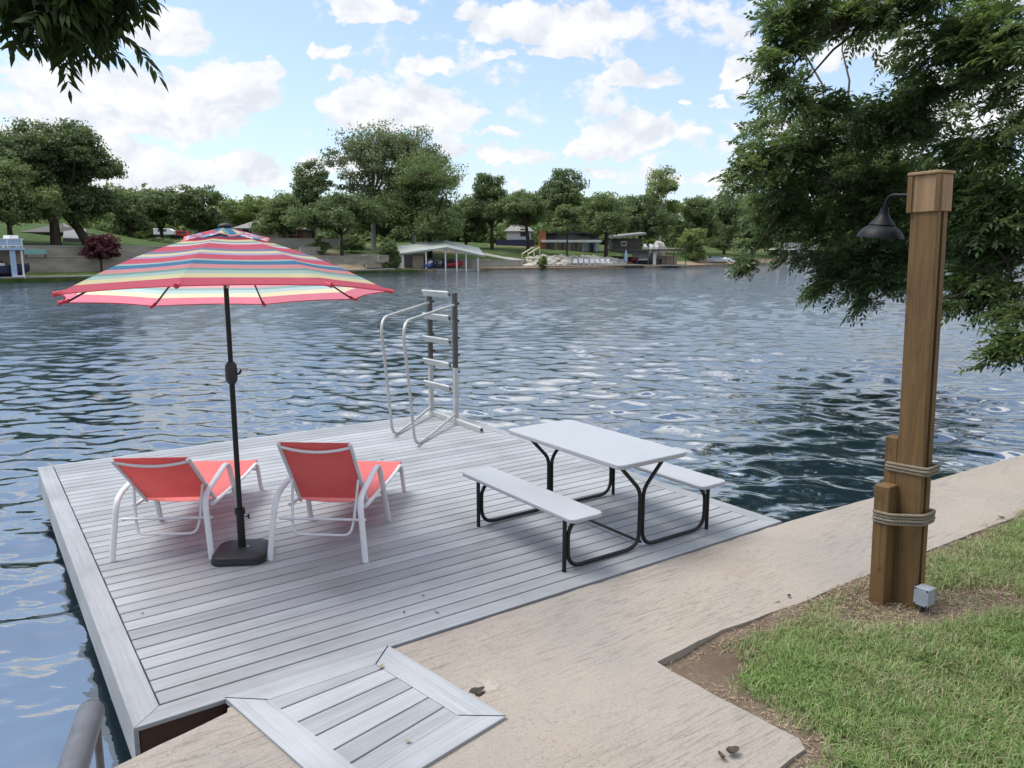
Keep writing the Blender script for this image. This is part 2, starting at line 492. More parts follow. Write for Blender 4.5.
# ================================================================== deck, ramp, concrete
def plank_mesh(quads, name, mat, parent, thick=.025, bev=.004, seed=0):
    """planks given as (4 corner outline, grain direction angle); one mesh, UV in metres along/across the grain, tone per plank"""
    rg = random.Random(seed)
    v, f, uv, tone = [], [], [], []
    for (poly, ang) in quads:
        n = len(poly)
        b0 = len(v)
        cx = sum(p[0] for p in poly) / n; cy = sum(p[1] for p in poly) / n
        tn = rg.random()
        ca, sa = math.cos(ang), math.sin(ang)
        # top ring is pulled in by the bevel
        def inset(k):
            out = []
            for i in range(n):
                p, a, b = Vector(poly[i]), Vector(poly[i - 1]), Vector(poly[(i + 1) % n])
                e1 = (p - a).normalized(); e2 = (b - p).normalized()
                n1 = Vector((-e1.y, e1.x)); n2 = Vector((-e2.y, e2.x))
                bis = (n1 + n2); bis = bis / max(.25, bis.dot(n1))
                out.append(p + bis * k)
            return out
        rings = [(poly, -thick), (poly, -bev), (inset(bev * .35), -bev * .3), (inset(bev), 0.0)]
        for (q, z) in rings:
            v += [(p[0], p[1], z) for p in q]
        fs = []
        for r in range(3):
            for i in range(n):
                j = (i + 1) % n
                fs.append((b0 + r * n + i, b0 + r * n + j, b0 + (r + 1) * n + j, b0 + (r + 1) * n + i))
        fs.append(tuple(b0 + 3 * n + i for i in range(n)))
        fs.append(tuple(b0 + i for i in range(n - 1, -1, -1)))
        f += fs
        for q in fs:
            tone.append(tn)
            for i in q:
                dx, dy = v[i][0], v[i][1]
                uv.append((dx * ca + dy * sa, -dx * sa + dy * ca + v[i][2]))
    me = bpy.data.meshes.new(name)
    me.from_pydata(v, [], f)
    ul = me.uv_layers.new(name='UVMap')
    for i, q in enumerate(uv): ul.data[i].uv = q
    at_ = me.attributes.new('tone', 'FLOAT', 'FACE')
    at_.data.foreach_set('value', tone)
    me.materials.append(mat)
    o = bpy.data.objects.new(name, me)
    COL.objects.link(o)
    o.parent = parent
    return o

def rect(x0, x1, y0, y1): return [(x0, y0), (x1, y0), (x1, y1), (x0, y1)]

DW, DL, BW = 5.34, 5.92, .142
deck = thing('swim_deck', 'wide grey composite plank deck floating over the lake beside the concrete walk', 'deck', A0, TH)
G = .0135
quads = []
y = .006 + BW
pitch = .1425
x0, x1 = BW + .015, DW - BW - .004
while y + pitch < DL - .02:
    quads.append((rect(x0 + random.uniform(-.002, .002), x1 - abs(random.gauss(0, .004)), y + G / 2, y + pitch - G / 2), 0.0))
    y += pitch
quads.append((rect(x0, x1, y + G / 2, DL), 0.0))
plank_mesh(quads, 'decking', M['deck'], deck, seed=3)
bq = [([(0, 0), (BW + .006, BW), (BW + .006, DL), (0, DL)], PI / 2),
      ([(0.002, 0), (DW, 0), (DW - BW, BW), (BW + .008, BW)], 0.0),
      ([(DW, 0.002), (DW, DL), (DW - BW, DL), (DW - BW, BW + .002)], PI / 2)]
plank_mesh(bq, 'border_board', M['deck'], deck, seed=9)
fq = MB()
# fascia boards: outward faces
def fascia(name, p, q, z0, z1, th):
    mb = MB(); mb.bar((p[0], p[1], (z0 + z1) / 2), (q[0], q[1], (z0 + z1) / 2), th, z1 - z0)
    o = mb.build(name, M['deck'], deck, smooth=False)
    me = o.data
    ul = me.uv_layers.new(name='UVMap')
    for L in me.loops:
        c = me.vertices[L.vertex_index].co
        ul.data[L.index].uv = (c.x + c.y, c.z)
    a = me.attributes.new('tone', 'FLOAT', 'FACE'); a.data.foreach_set('value', [.7] * len(me.polygons))
    return o
fascia('fascia', (.012, .02), (.012, DL - .01), -.27, -.028, .024)
fascia('fascia', (DW - .012, .02), (DW - .012, DL - .01), -.27, -.028, .024)
fascia('fascia', (.03, DL - .014), (DW - .03, DL - .014), -.27, -.028, .024)
fr = MB()
fr.box(.03, DW - .03, .03, .07, -.26, -.03)
for k in range(12):
    xx = .2 + k * .44
    fr.box(xx, xx + .04, .072, DL - .05, -.22, -.032)
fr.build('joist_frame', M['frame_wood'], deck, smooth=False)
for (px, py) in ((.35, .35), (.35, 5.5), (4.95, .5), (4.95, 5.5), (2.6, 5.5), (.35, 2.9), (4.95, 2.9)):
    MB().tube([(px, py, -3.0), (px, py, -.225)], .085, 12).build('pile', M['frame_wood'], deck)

# ---- gangway ramp over the concrete
rampo = thing('gangway_ramp', 'small grey plank ramp in a mitred frame joining the deck to the concrete', 'ramp', A0, TH)
rampo.location = A0 + Vector((0, 0, .012))
P1, P2, P3, P4 = (.455, -.006), (1.425, -.006), (1.60, -1.02), (.665, -1.20)
bl = .135
I1, I2, I3, I4 = (.635, -.155), (1.275, -.155), (1.405, -.875), (.805, -1.03)
g2 = .003
plank_mesh([([P1, I1, I2, P2][::-1], 0.0), ([P2, I2, I3, P3][::-1], -1.40), ([P3, I3, I4, P4][::-1], .19), ([P4, I4, I1, P1][::-1], -1.4)],
           'frame', M['deck'], rampo, .035, seed=5)
bqs = []
def lerp2(a, b, q): return (a[0] + (b[0] - a[0]) * q, a[1] + (b[1] - a[1]) * q)
LQ = [0, .145, .335, .52, .70, .86, 1.0]
RQ = [0, .10, .29, .48, .67, .845, 1.0]
def edge(q, side):
    a, b = ((I1, I4) if side == 0 else (I2, I3))
    p = lerp2(a, b, q)
    return p
for k in range(6):
    e = .006
    dl, dr = 1.0, 1.0
    a = edge(LQ[k] + (e if k else .004), 0); b = edge(RQ[k] + (e if k else .004), 1)
    c = edge(RQ[k + 1] - e, 1); d = edge(LQ[k + 1] - e, 0)
    a = (a[0] + .004, a[1]); d = (d[0] + .004, d[1]); b = (b[0] - .004, b[1]); c = (c[0] - .004, c[1])
    bqs.append(([d, c, b, a], .14))
plank_mesh(bqs, 'ramp_decking', M['deck'], rampo, .032, seed=8)
ug = MB(); ug.prism([(.47, -.02), (.67, -1.18), (1.585, -1.01), (1.41, -.02)], -.034, -.026)
ug.build('under_frame', M['dark_gap'], rampo, smooth=False)

# ---- concrete walk (the lake wall's cap) with a drilled hole
def pavement_mesh():
    top = []
    hole = (1.625, -.72)
    outer = [(-14, -3.6), (-6, -1.70), (-2.5, -.85), (-.15, -.275), (.20, -.185), (.43, -.125), (.445, -.085), (1.42, -.03), (5.34, -.03),
             (9.67, -.22), (18, -.55), (32, -1.1), (45, -1.6),
             (45, -3.0), (32, -2.35), (18, -1.65), (11, -1.33), (7.37, -1.16), (5.2, -1.09), (4.0, -1.085), (3.3, -1.03), (2.66, -1.07),
             (2.665, -1.5), (2.71, -2.0), (2.66, -2.07), (2.4, -2.09), (1.2, -2.11), (.3, -2.35), (-6, -4.2), (-14, -6.4)]
    # organic wobble of the edges
    rg = random.Random(2)
    pts = []
    for i in range(len(outer)):
        a, b = outer[i], outer[(i + 1) % len(outer)]
        L = math.hypot(b[0] - a[0], b[1] - a[1])
        n = max(1, min(40, int(L / .12)))
        for k in range(n):
            q = k / n
            w = 0.006 if k else 0.0
            pts.append((a[0] + (b[0] - a[0]) * q + rg.uniform(-w, w), a[1] + (b[1] - a[1]) * q + rg.uniform(-w, w)))
    hp = []
    for k in range(18):
        a = 2 * PI * k / 18
        rr = .047 * (1 + .16 * math.sin(3 * a + 1) + .1 * math.sin(5 * a))
        hp.append((hole[0] + rr * math.cos(a), hole[1] + rr * math.sin(a)))
    bm = bmesh.new()
    ov = [bm.verts.new((p[0], p[1], 0)) for p in pts]
    hv = [bm.verts.new((p[0], p[1], 0)) for p in hp]
    oe = [bm.edges.new((ov[i], ov[(i + 1) % len(ov)])) for i in range(len(ov))]
    he = [bm.edges.new((hv[i], hv[(i + 1) % len(hv)])) for i in range(len(hv))]
    bmesh.ops.triangle_fill(bm, use_beauty=True, use_dissolve=False, edges=oe + he)
    # side walls
    for ring, z in ((ov, -1.6), (hv, -.14)):
        # a small worn lip first
        n = len(ring)
        cx = sum(v.co.x for v in ring) / n
        prev = ring
        for zz in ((-.012, z) if ring is ov else (z,)):
            cur = [bm.verts.new((v.co.x, v.co.y, zz)) for v in prev]
            for i in range(n):
                j = (i + 1) % n
                bm.faces.new((prev[i], prev[j], cur[j], cur[i]))
            prev = cur
    bmesh.ops.recalc_face_normals(bm, faces=bm.faces)
    me = bpy.data.meshes.new('walkway')
    bm.to_mesh(me); bm.free()
    me.materials.append(M['concrete'])
    return me
wk = bpy.data.objects.new('walkway', pavement_mesh())
COL.objects.link(wk)
wk.location = A0 + Vector((0, 0, -.006)); wk.rotation_euler = (0, 0, TH)
tag(wk, 'weathered tan concrete walk along the lake edge', 'walkway', kind='structure')
# hole bottom painted near-black to stand for the shade inside
hb = MB(); hb.lathe([(0.0, -.13), (.06, -.13)], 16, (1.625, -.72, 0))
o = hb.build('soil', M['dark_gap']); o.location = wk.location; o.rotation_euler = wk.rotation_euler
tag(o, 'soil at the bottom of the drilled hole, painted near-black for its shade', 'soil', kind='structure')

# pale mortar smear round the hole
m, nt, out = newmat('mortar_smear')
b = N(nt, 'ShaderNodeBsdfPrincipled', {'Base Color': (.46, .42, .37, 1), 'Roughness': .9})
tr = N(nt, 'ShaderNodeBsdfTransparent')
vv = coords(nt)
d = N(nt, 'ShaderNodeVectorMath', {0: vv}, operation='LENGTH')
nn = noise(nt, vv, 14, 5, .7)
k = mathn(nt, 'ADD', mathn(nt, 'MULTIPLY', d.outputs['Value'], -10.5), mathn(nt, 'MULTIPLY_ADD', nn, 2.6, -.35))
mx = N(nt, 'ShaderNodeMixShader', {0: ramp(nt, k, [(.1, (0, 0, 0)), (.5, (.6, .6, .6))]), 1: tr.outputs[0], 2: b.outputs[0]})
nt.links.new(mx.outputs[0], out.inputs[0])
ms = MB()
ring = []
vs = []
for k in range(28):
    a = 2 * PI * k / 28
    vs.append((-.07 + .056 * math.cos(a), -.015 + .056 * math.sin(a), 0))
for k in range(28):
    a = 2 * PI * k / 28
    vs.append((.14 * math.cos(a), .14 * math.sin(a), 0))
ms.add(vs, [(k, 28 + k, 28 + (k + 1) % 28, (k + 1) % 28) for k in range(28)])
sm = ms.build('mortar_patch', m)
sm.location = W(1.695, -.705, -.002)
tag(sm, 'pale mortar smear around the hole in the concrete', 'mortar', kind='structure')

# ---- stair handrail at the near left corner
hr = thing('handrail', 'grey galvanised pipe handrail rising at the near end of the concrete', 'handrail', (-1.05, 1.85, 0))
def L_(p): return Vector(p) - hr.location
pe, pn = at(91, 712, 1.85), at(72, 772, 1.57)
dq = (pe - pn)
top = [pe - dq * 3.4, pe - dq * 1.6, pe - dq * .05, pe]
mb = MB(); pts = [L_(p) for p in top]
mb.tube(pts + [pts[-1] + Vector((-.001, .016, -.005)), pts[-1] + Vector((-.0015, .023, -.007))], [.033] * 4 + [.027, .012], 18)
mb.build('rail_pipe', M['galv'], hr)
MB().tube([L_(pe - dq * .12 + Vector((.018, 0, -.02))), L_(Vector((pe.x + .02, pe.y - .03, 0)))], .010, 10).build('post', M['galv'], hr)
MB().tube([L_(pe - dq * 3.2), L_(Vector(((pe - dq * 3.2).x, (pe - dq * 3.2).y, 0)))], .016, 12).build('post', M['galv'], hr)

# ================================================================== picnic table
tb = thing('picnic_table', 'white resin picnic table with two attached benches on black tube legs', 'picnic table', W(3.83, .88, 0), TH)
def slab(x0, x1, y0, y1, z0, z1, r):
    poly = []
    for (cx, cy, a0) in ((x1 - r, y1 - r, 0), (x0 + r, y1 - r, 90), (x0 + r, y0 + r, 180), (x1 - r, y0 + r, 270)):
        for k in range(7):
            a = R(a0 + 15 * k)
            poly.append((cx + r * math.cos(a), cy + r * math.sin(a)))
    return MB().prism(poly, z0, z1)
slab(-.375, .375, -.76, .76, .752, .792, .055).build('table_top', M['resin'], tb, bevel=.008, seg=3)
slab(-.86, -.545, -.78, .78, .432, .466, .05).build('bench', M['resin'], tb, bevel=.008, seg=3)
slab(.545, .86, -.78, .78, .432, .466, .05).build('bench', M['resin'], tb, bevel=.008, seg=3)
for yy in (-.62, .58):
    mb = MB()
    for sg in (-1, 1):
        mb.tube([(sg * .80, yy, 0), (sg * .80, yy, .40), (sg * .775, yy, .432)], .0165, 12)
        p = fillet([(sg * .655, yy + .002, .432), (sg * .765, yy + .002, .32), (sg * .765, yy + .002, .022), (sg * .018, yy + .002, .022), (sg * .018, yy + .002, .50), (sg * .265, yy + .002, .752)],
                   [.06, .14, .14, .07], 8)
        mb.tube(p, .0165, 12)
    mb.build('leg_frame', M['black_metal'], tb)
    for sg in (-1, 1):
        MB().box(sg * .265 - .05, sg * .265 + .05, yy - .02, yy + .024, .744, .7515).build('bracket', M['black_metal'], tb, smooth=False)
        MB().box(sg * .72 - .11, sg * .72 + .11, yy - .02, yy + .024, .424, .4315).build('bracket', M['black_metal'], tb, smooth=False)
MB().tube([(0, -.62, .06), (0, .58, .06)], .012, 10).build('stretcher', M['black_metal'], tb)

# ================================================================== loungers
def make_lounger(label, loc, rz, back_y, back_z):
    t = thing('sun_lounger', label, 'sun lounger', loc, rz, 'coral loungers on the deck')
    HY, HZ = .46, .345            # hinge
    hw = .292
    # side legs: inverted U, flat-oval tube
    for sg in (-1, 1):
        x = sg * .352
        pts = fillet([(x + sg * .030, -.02, 0), (x - sg * .018, .045, .50), (x - sg * .018, .70, .605), (x + sg * .005, .93, 0)], [.12, .11], 9)
        MB().tube(pts, .0150, 12, flat=1.65).build('arm_leg', M['white_metal'], t)
        # long seat rail, curling down into the foot leg
        x = sg * .312
        pts = fillet([(x, .30, .350), (x, .85, .325), (x, 1.30, .305), (x, 1.72, .312), (x + sg * .01, 1.80, 0)], [.1, .1, .1, .07], 7)
        MB().tube(pts, .021, 12, flat=.7).build('seat_rail', M['white_metal'], t)
        # bracket tubes from rail to leg
        MB().tube([(sg * .318, .62, .325), (sg * .353, .66, .33)], .012, 8).build('rail_bracket', M['white_metal'], t)
        # stubs of the low cross bar on the leg side
    MB().tube([(-.352, .15, .285), (.352, .15, .285)], .011, 10).build('cross_bar', M['white_metal'], t)
    MB().tube([(-.312, 1.74, .23), (.312, 1.74, .23)], .011, 10).build('cross_bar', M['white_metal'], t)
    # tilting back: frame + sling + prop loop
    bd = Vector((0, back_y - HY, back_z - HZ)); 
    bn = Vector((0, bd.z, -bd.y)).normalized()
    def bp(x, q, o=0.0): return Vector((x, HY, HZ)) + bd * q + bn * o
    for sg in (-1, 1):
        MB().tube([bp(sg * .282, -.03), bp(sg * .282, .5, .004), bp(sg * .282, .985), bp(sg * .278, 1.0)], .0155, 12, flat=.85).build('back_rail', M['white_metal'], t)
    pts = [bp(.282 * (k / 8 - 1), .955 - .055 * (1 - ((k - 8) / 8) ** 2), -.02 * (1 - ((k - 8) / 8) ** 2)) for k in range(17)]
    MB().tube(pts, .0125, 10).build('top_bar', M['white_metal'], t)
    # sling back: thin double sided sheet with slight sag
    mb = MB()
    nx, ny = 14, 16
    vs = []
    for o in (0.0, .004):
        for j in range(ny + 1):
            for i in range(nx + 1):
                a = i / nx * 2 - 1; q = j / ny
                sag = -.035 * (1 - a * a) * math.sin(PI * min(1, q * 1.05)) 
                vs.append(bp(a * .278, .02 + q * .985, sag + .010 + o))
    K = (nx + 1) * (ny + 1)
    fs = []
    for j in range(ny):
        for i in range(nx):
            a = j * (nx + 1) + i
            fs.append((a, a + 1, a + nx + 2, a + nx + 1))
            fs.append((K + a, K + a + nx + 1, K + a + nx + 2, K + a + 1))
    per = [i for i in range(nx)] + [j * (nx + 1) + nx for j in range(ny)] + [ny * (nx + 1) + i for i in range(nx, 0, -1)] + [j * (nx + 1) for j in range(ny, 0, -1)]
    for i in range(len(per)):
        a, b = per[i], per[(i + 1) % len(per)]
        fs.append((a, K + a, K + b, b))
    mb.add(vs, fs); mb.build('back_sling', M['sling'], t)
    # hem seam along the top
    # sling seat
    mb = MB(); vs = []
    prof = [(.46, .352), (.70, .345), (.95, .333), (1.12, .325), (1.30, .320), (1.46, .319), (1.60, .321), (1.71, .325), (1.76, .320), (1.775, .30)]
    for o in (0.0, .004):
        for (yy, zz) in prof:
            for i in range(nx + 1):
                a = i / nx * 2 - 1
                vs.append((a * .308, yy, zz - .03 * (1 - a * a) * min(1, (1.775 - yy) * 5) + o))
    ny2 = len(prof) - 1
    K = (nx + 1) * len(prof); fs = []
    for j in range(ny2):
        for i in range(nx):
            a = j * (nx + 1) + i
            fs.append((a, a + 1, a + nx + 2, a + nx + 1)); fs.append((K + a, K + a + nx + 1, K + a + nx + 2, K + a + 1))
    mb.add(vs, fs); mb.build('seat_sling', M['sling'], t)
    # prop loop hanging behind the back
    q0 = .42
    p = fillet([bp(-.27, q0, -.014), Vector((-.25, .16, .26)), Vector((-.225, .12, .165)), Vector((.225, .12, .165)), Vector((.25, .16, .26)), bp(.27, q0, -.014)], [.05, .07, .07, .05], 7)
    MB().tube(p, .0105, 10).build('back_prop', M['white_metal'], t)
    return t
make_lounger('coral lounger nearest the lake corner, left of the umbrella pole, its back reclined lower', (-2.755, 5.80, 0), R(4.0), -.10, .84)
make_lounger('coral lounger between umbrella base and picnic table, its back raised higher', (-1.525, 5.78, 0), R(-3.5), .02, .935)

# ================================================================== umbrella
ub = thing('umbrella_base', 'black plastic umbrella base with rounded corners and a pole sleeve', 'umbrella base', (-2.15, 5.865, 0), R(6))
def rr_poly(hx, hy, r, n=6):
    poly = []
    for (cx, cy, a0) in ((hx - r, hy - r, 0), (-hx + r, hy - r, 90), (-hx + r, -hy + r, 180), (hx - r, -hy + r, 270)):
        for k in range(n + 1):
            a = R(a0 + 90 * k / n)
            poly.append((cx + r * math.cos(a), cy + r * math.sin(a)))
    return poly
mb = MB()
secs = [(.200, .012, .0), (.210, .0, .0), (.210, 0, .030), (.202, 0, .034), (.204, 0, .038), (.202, 0, .058), (.184, 0, .072), (.06, 0, .088)]
rings = []
for (hw, _, z) in secs:
    rings.append([(p[0], p[1], z) for p in rr_poly(hw, hw, min(.11, hw * .48))])
n = len(rings[0]); vs = [p for r in rings for p in r]; fs = []
for i in range(len(rings) - 1):
    for k in range(n):
        l = (k + 1) % n
        fs.append((i * n + k, i * n + l, (i + 1) * n + l, (i + 1) * n + k))
fs.append(tuple((len(rings) - 1) * n + k for k in range(n))); fs.append(tuple(range(n - 1, -1, -1)))
mb.add(vs, fs); mb.build('base_plate', M['black_plastic'], ub, angle=30)
mb = MB(); mb.lathe([(.030, .07), (.030, .355), (.041, .357), (.042, .395), (.034, .397)], 20); mb.build('sleeve', M['black_metal'], ub)
mb = MB(); mb.tube([(.035, 0, .33), (.062, 0, .33)], .006, 8); mb.tube([(.062, 0, .33), (.068, 0, .33)], [.012, .012], 10)
mb.box(.058, .072, -.006, .006, .31, .35); mb.build('knob', M['black_plastic'], ub)
mb = MB(); mb.tube([(.052, -.02, .086), (.052, -.02, .092)], .011, 12); mb.build('bolt', M['grey_alu'], ub)

um = thing('patio_umbrella', 'open patio umbrella with coral, yellow and blue striped canopy on a black pole', 'umbrella', (-2.15, 5.865, 0), 0)
mb = MB(); mb.lathe([(.0, .10), (.0205, .10), (.0205, 1.44), (.0, 1.44)], 16); mb.build('lower_pole', M['black_metal'], um)
mb = MB(); mb.lathe([(.0, 1.44), (.0185, 1.44), (.0185, 2.20), (.0, 2.20)], 16); mb.build('upper_pole', M['black_metal'], um)
mb = MB(); mb.lathe([(.0, 1.395), (.026, 1.395), (.043, 1.42), (.045, 1.45), (.045, 1.51), (.041, 1.545), (.026, 1.565), (0, 1.566)], 16)
ch = mb.build('crank_box', M['black_plastic'], um)
mb = MB(); mb.tube([(.04, 0, 1.47), (.062, 0, 1.475), (.078, 0, 1.505)], .009, 10); mb.build('crank_arm', M['black_metal'], ch)
mb = MB(); mb.tube([(.078, 0, 1.506), (.128, 0, 1.509)], [.009, .0105], 10); mb.build('crank_handle', M['grey_alu'], ch)
# tilted head
HD = Matrix.Translation((.0, .06, 2.055)) @ Matrix.Rotation(R(-6.7), 4, Vector((.938, .346, 0)))
def hp_(x, y, z): return HD @ Vector((x, y, z))
mb = MB(); mb.tube([(0, 0, 2.19), hp_(0, -.015, .10), hp_(0, 0, .47)], [.0185, .0185, .0165], 12); mb.build('head_pole', M['black_metal'], um)
mb = MB(); mb.tube([(0, 0.005, 2.125), (0, 0.006, 2.19)], [.0235, .0235], 14); mb.build('tilt_collar', M['grey_alu'], um)
RR = 1.215
APX = .50
angs = [R(a) for a in (-129, -84, -39, 6, 51, 96, 141, 186)]
def rib_pt(k, q):
    a = angs[k % 8]
    z = APX * (1 - q) + .050 * math.sin(PI * q) - .03 * q * q * 0
    return Vector((RR * q * math.cos(a), RR * q * math.sin(a), z))
def canopy_pt(k, w, q, q0=0, sagm=1.0):
    a, b = rib_pt(k, q), rib_pt(k + 1, q)
    p = a.lerp(b, w)
    s = math.sin(PI * w)
    pull = 1 - .032 * s * q * q * sagm
    p.x *= pull; p.y *= pull
    p.z -= .009 * s * math.sin(PI * min(1, q * .9)) * sagm
    p.z += .012 * s * q ** 4
    return p
def panel_mesh(qa, qb, nq, nw, lift, stripe, thick=.0025):
    v, f, st = [], [], []
    for k in range(8):
        b0 = len(v)
        for j in range(nq + 1):
            q = qa + (qb - qa) * j / nq
            for i in range(nw + 1):
                p = canopy_pt(k, i / nw, q)
                p.z += lift(q, i / nw)
                v.append(HD @ p); st.append(stripe(p, q, i / nw, k))
        for j in range(nq):
            for i in range(nw):
                a = b0 + j * (nw + 1) + i
                f.append((a, a + nw + 1, a + nw + 2, a + 1))
    return v, f, st
def build_cloth(name, data, mat):
    v, f, st = data
    me = bpy.data.meshes.new(name)
    me.from_pydata([tuple(p) for p in v], [], f)
    if me.polygons[0].normal.z < 0: me.flip_normals()
    a = me.attributes.new('stripe', 'FLOAT', 'POINT'); a.data.foreach_set('value', st)
    bm = bmesh.new(); bm.from_mesh(me); bmesh.ops.remove_doubles(bm, verts=bm.verts, dist=.0006); bm.to_mesh(me); bm.free()
    me.polygons.foreach_set('use_smooth', [True] * len(me.polygons))
    me.set_sharp_from_angle(angle=R(14))
    me.materials.append(mat)
    o = bpy.data.objects.new(name, me); COL.objects.link(o); o.parent = um
    return o
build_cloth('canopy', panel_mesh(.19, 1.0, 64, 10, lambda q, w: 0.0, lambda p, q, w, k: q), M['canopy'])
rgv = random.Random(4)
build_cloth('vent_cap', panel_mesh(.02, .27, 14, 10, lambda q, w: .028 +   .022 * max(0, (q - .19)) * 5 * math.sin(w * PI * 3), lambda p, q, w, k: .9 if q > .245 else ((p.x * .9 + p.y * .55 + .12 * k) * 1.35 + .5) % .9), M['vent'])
hm = MB()
for k in range(8):
    hm.tube([HD @ canopy_pt(k, i / 10, 1.0) for i in range(11)], .005, 6)
hm.build('hem', M['hem'], um)
for k in range(8):
    pts = [HD @ (rib_pt(k, q) + Vector((0, 0, -.018))) for q in (.03, .25, .5, .75, .97)]
    r_ = MB().tube(pts, .0075, 8).build('rib', M['black_metal'], um)
    a = angs[k]
    sp = MB().tube([HD @ Vector((.03 * math.cos(a), .03 * math.sin(a), .12)), HD @ (rib_pt(k, .52) + Vector((0, 0, -.028)))], .006, 8)
    s_ = sp.build('strut', M['black_metal'], r_)
    tip = rib_pt(k, 1.0)
    MB().tube([HD @ (rib_pt(k, .955) + Vector((0, 0, -.012))), HD @ (tip * 1.018 + Vector((0, 0, -.004)))], [.012, .017], 8).build('pocket', M['hem'], r_)
mb = MB(); mb.tube([HD @ Vector((0, 0, .09)), HD @ Vector((0, 0, .15))], [.036, .036], 14); mb.build('runner', M['black_plastic'], um)
mb = MB(); 
prof = [(.0, -.012), (.046, -.010), (.054, .002), (.048, .014), (.030, .022), (.012, .027), (0, .028)]
mb.lathe(prof, 18, (0, 0, 0), HD @ Matrix.Translation((0, 0, APX + .03))); mb.build('finial', M['black_plastic'], um)

# ================================================================== swim ladder, swung up on the deck
ld = thing('swim_ladder', 'grey metal swim ladder folded up on the far edge of the deck', 'ladder', W(5.07, 5.4, 0), TH)
def Ls(s, t, z): return Vector((s - 5.07, t - 5.4, z))
UA, UB, UE = (5.03, 5.86), (5.07, 5.22), (5.01, 4.46)
for (s, t), h in ((UA, 1.79), (UB, 1.83)):
    mb = MB(); mb.bar(Ls(s, t, .03), Ls(s, t, .78), .055, .062, (1, 0, 0))
    up = mb.build('upright', M['grey_alu'], ld, bevel=.004)
    mb = MB(); mb.bar(Ls(s, t, .78), Ls(s, t, h), .0555, .0625, (1, 0, 0)); mb.build('stained_upper', M['dark_alu'], up, bevel=.004)
    for k in range(5):
        MB().tube([Ls(s + .03, t - .01, .72 + .24 * k), Ls(s + .062, t - .01, .72 + .24 * k)], .017, 8).build('bolt', M['rust'], up)
MB().bar(Ls(UA[0], UA[1] + .03, .035), Ls(UE[0], UE[1], .035), .055, .07).build('foot_bar', M['grey_alu'], ld, bevel=.004)
MB().tube([Ls(UE[0], UE[1] - .002, .035), Ls(UE[0] - .001, UE[1] - .012, .035)], .017, 12).build('end_hole', M['black_metal'], ld)
for k in range(5):
    z = .475 + .332 * k
    wd = .095
    mb = MB(); mb.bar(Ls(UA[0] - .055, UA[1] + .09, z), Ls(UB[0] - .055, UB[1] + .06, z), wd, .034, (1, 0, .5))
    r_ = mb.build('rung', M['grey_alu'], ld, bevel=.008, seg=3)
    MB().tube([Ls(UB[0] - .055, UB[1] + .06, z), Ls(UB[0] - .055, UB[1] + .046, z)], .014, 10).build('rung_cap', M['black_metal'], r_)
for (s, t), bot in ((UA, (4.09, 5.05)), (UB, (4.09, 4.42))):
    d = Vector((bot[0] - s, bot[1] - t, 0))
    f_ = lambda q, z: Ls(s, t, 0) + d * q + Vector((0, 0, z))
    pts = fillet([f_(.03, 1.66), f_(1.44, 1.58), f_(1.32, .9), f_(1.19, .02), f_(.78, .04), f_(.02, .12)], [.26, .3, .18, .1], 9)
    MB().tube(pts, .0185, 12).build('handrail', M['grey_alu'], ld)
# ================================================================== timber lamp post
PO = W(4.57, -1.60, 0)
po = thing('timber_post', 'stained cedar post with stepped blocks and a boxed head beside the walk', 'post', PO, TH)
LEAN = Matrix.Rotation(R(-1.55), 4, Vector((2.66, 4.9, 0)).normalized())
po.rotation_euler = (LEAN @ Matrix.Rotation(TH, 4, 'Z')).to_euler()
# local x = s (away from the -u face), y = t. -u face is x=0 ; -v face is y=0
TOP = 2.66
MB().box(0, .048, 0, .172, -.15, TOP).build('face_plank', M['cedar'], po, smooth=False, bevel=.004)
MB().box(.050, .086, .022, .150, -.15, TOP - .002).build('core', M['cedar'], po, smooth=False)
MB().box(.088, .138, .004, .170, -.15, TOP - .001).build('rear_plank', M['cedar'], po, smooth=False, bevel=.004)
MB().box(.004, .10, .175, .262, -.15, 1.16).build('side_block', M['cedar'], po, smooth=False, bevel=.006)
MB().box(-.118, -.003, .150, .255, -.15, .845).build('stub_post', M['cedar'], po, smooth=False, bevel=.008)
# head box
bx = MB(); bx.box(-.012, .152, -.010, .184, 2.648, 2.875); bx.build('head_box', M['cedar_pale'], po, smooth=False, bevel=.003)
MB().box(-.024, -.0125, .158, .190, 2.646, 2.872).build('corner_trim', M['cedar'], po, smooth=False, bevel=.002)
MB().box(-.024, -.0125, -.018, .012, 2.646, 2.872).build('corner_trim', M['cedar'], po, smooth=False, bevel=.002)
MB().box(-.0115, .008, -.020, -.0105, 2.646, 2.872).build('corner_trim', M['cedar'], po, smooth=False, bevel=.002)
MB().box(-.026, .162, -.020, .193, 2.877, 2.897).build('head_cap', M['cedar_pale'], po, smooth=False, bevel=.005)
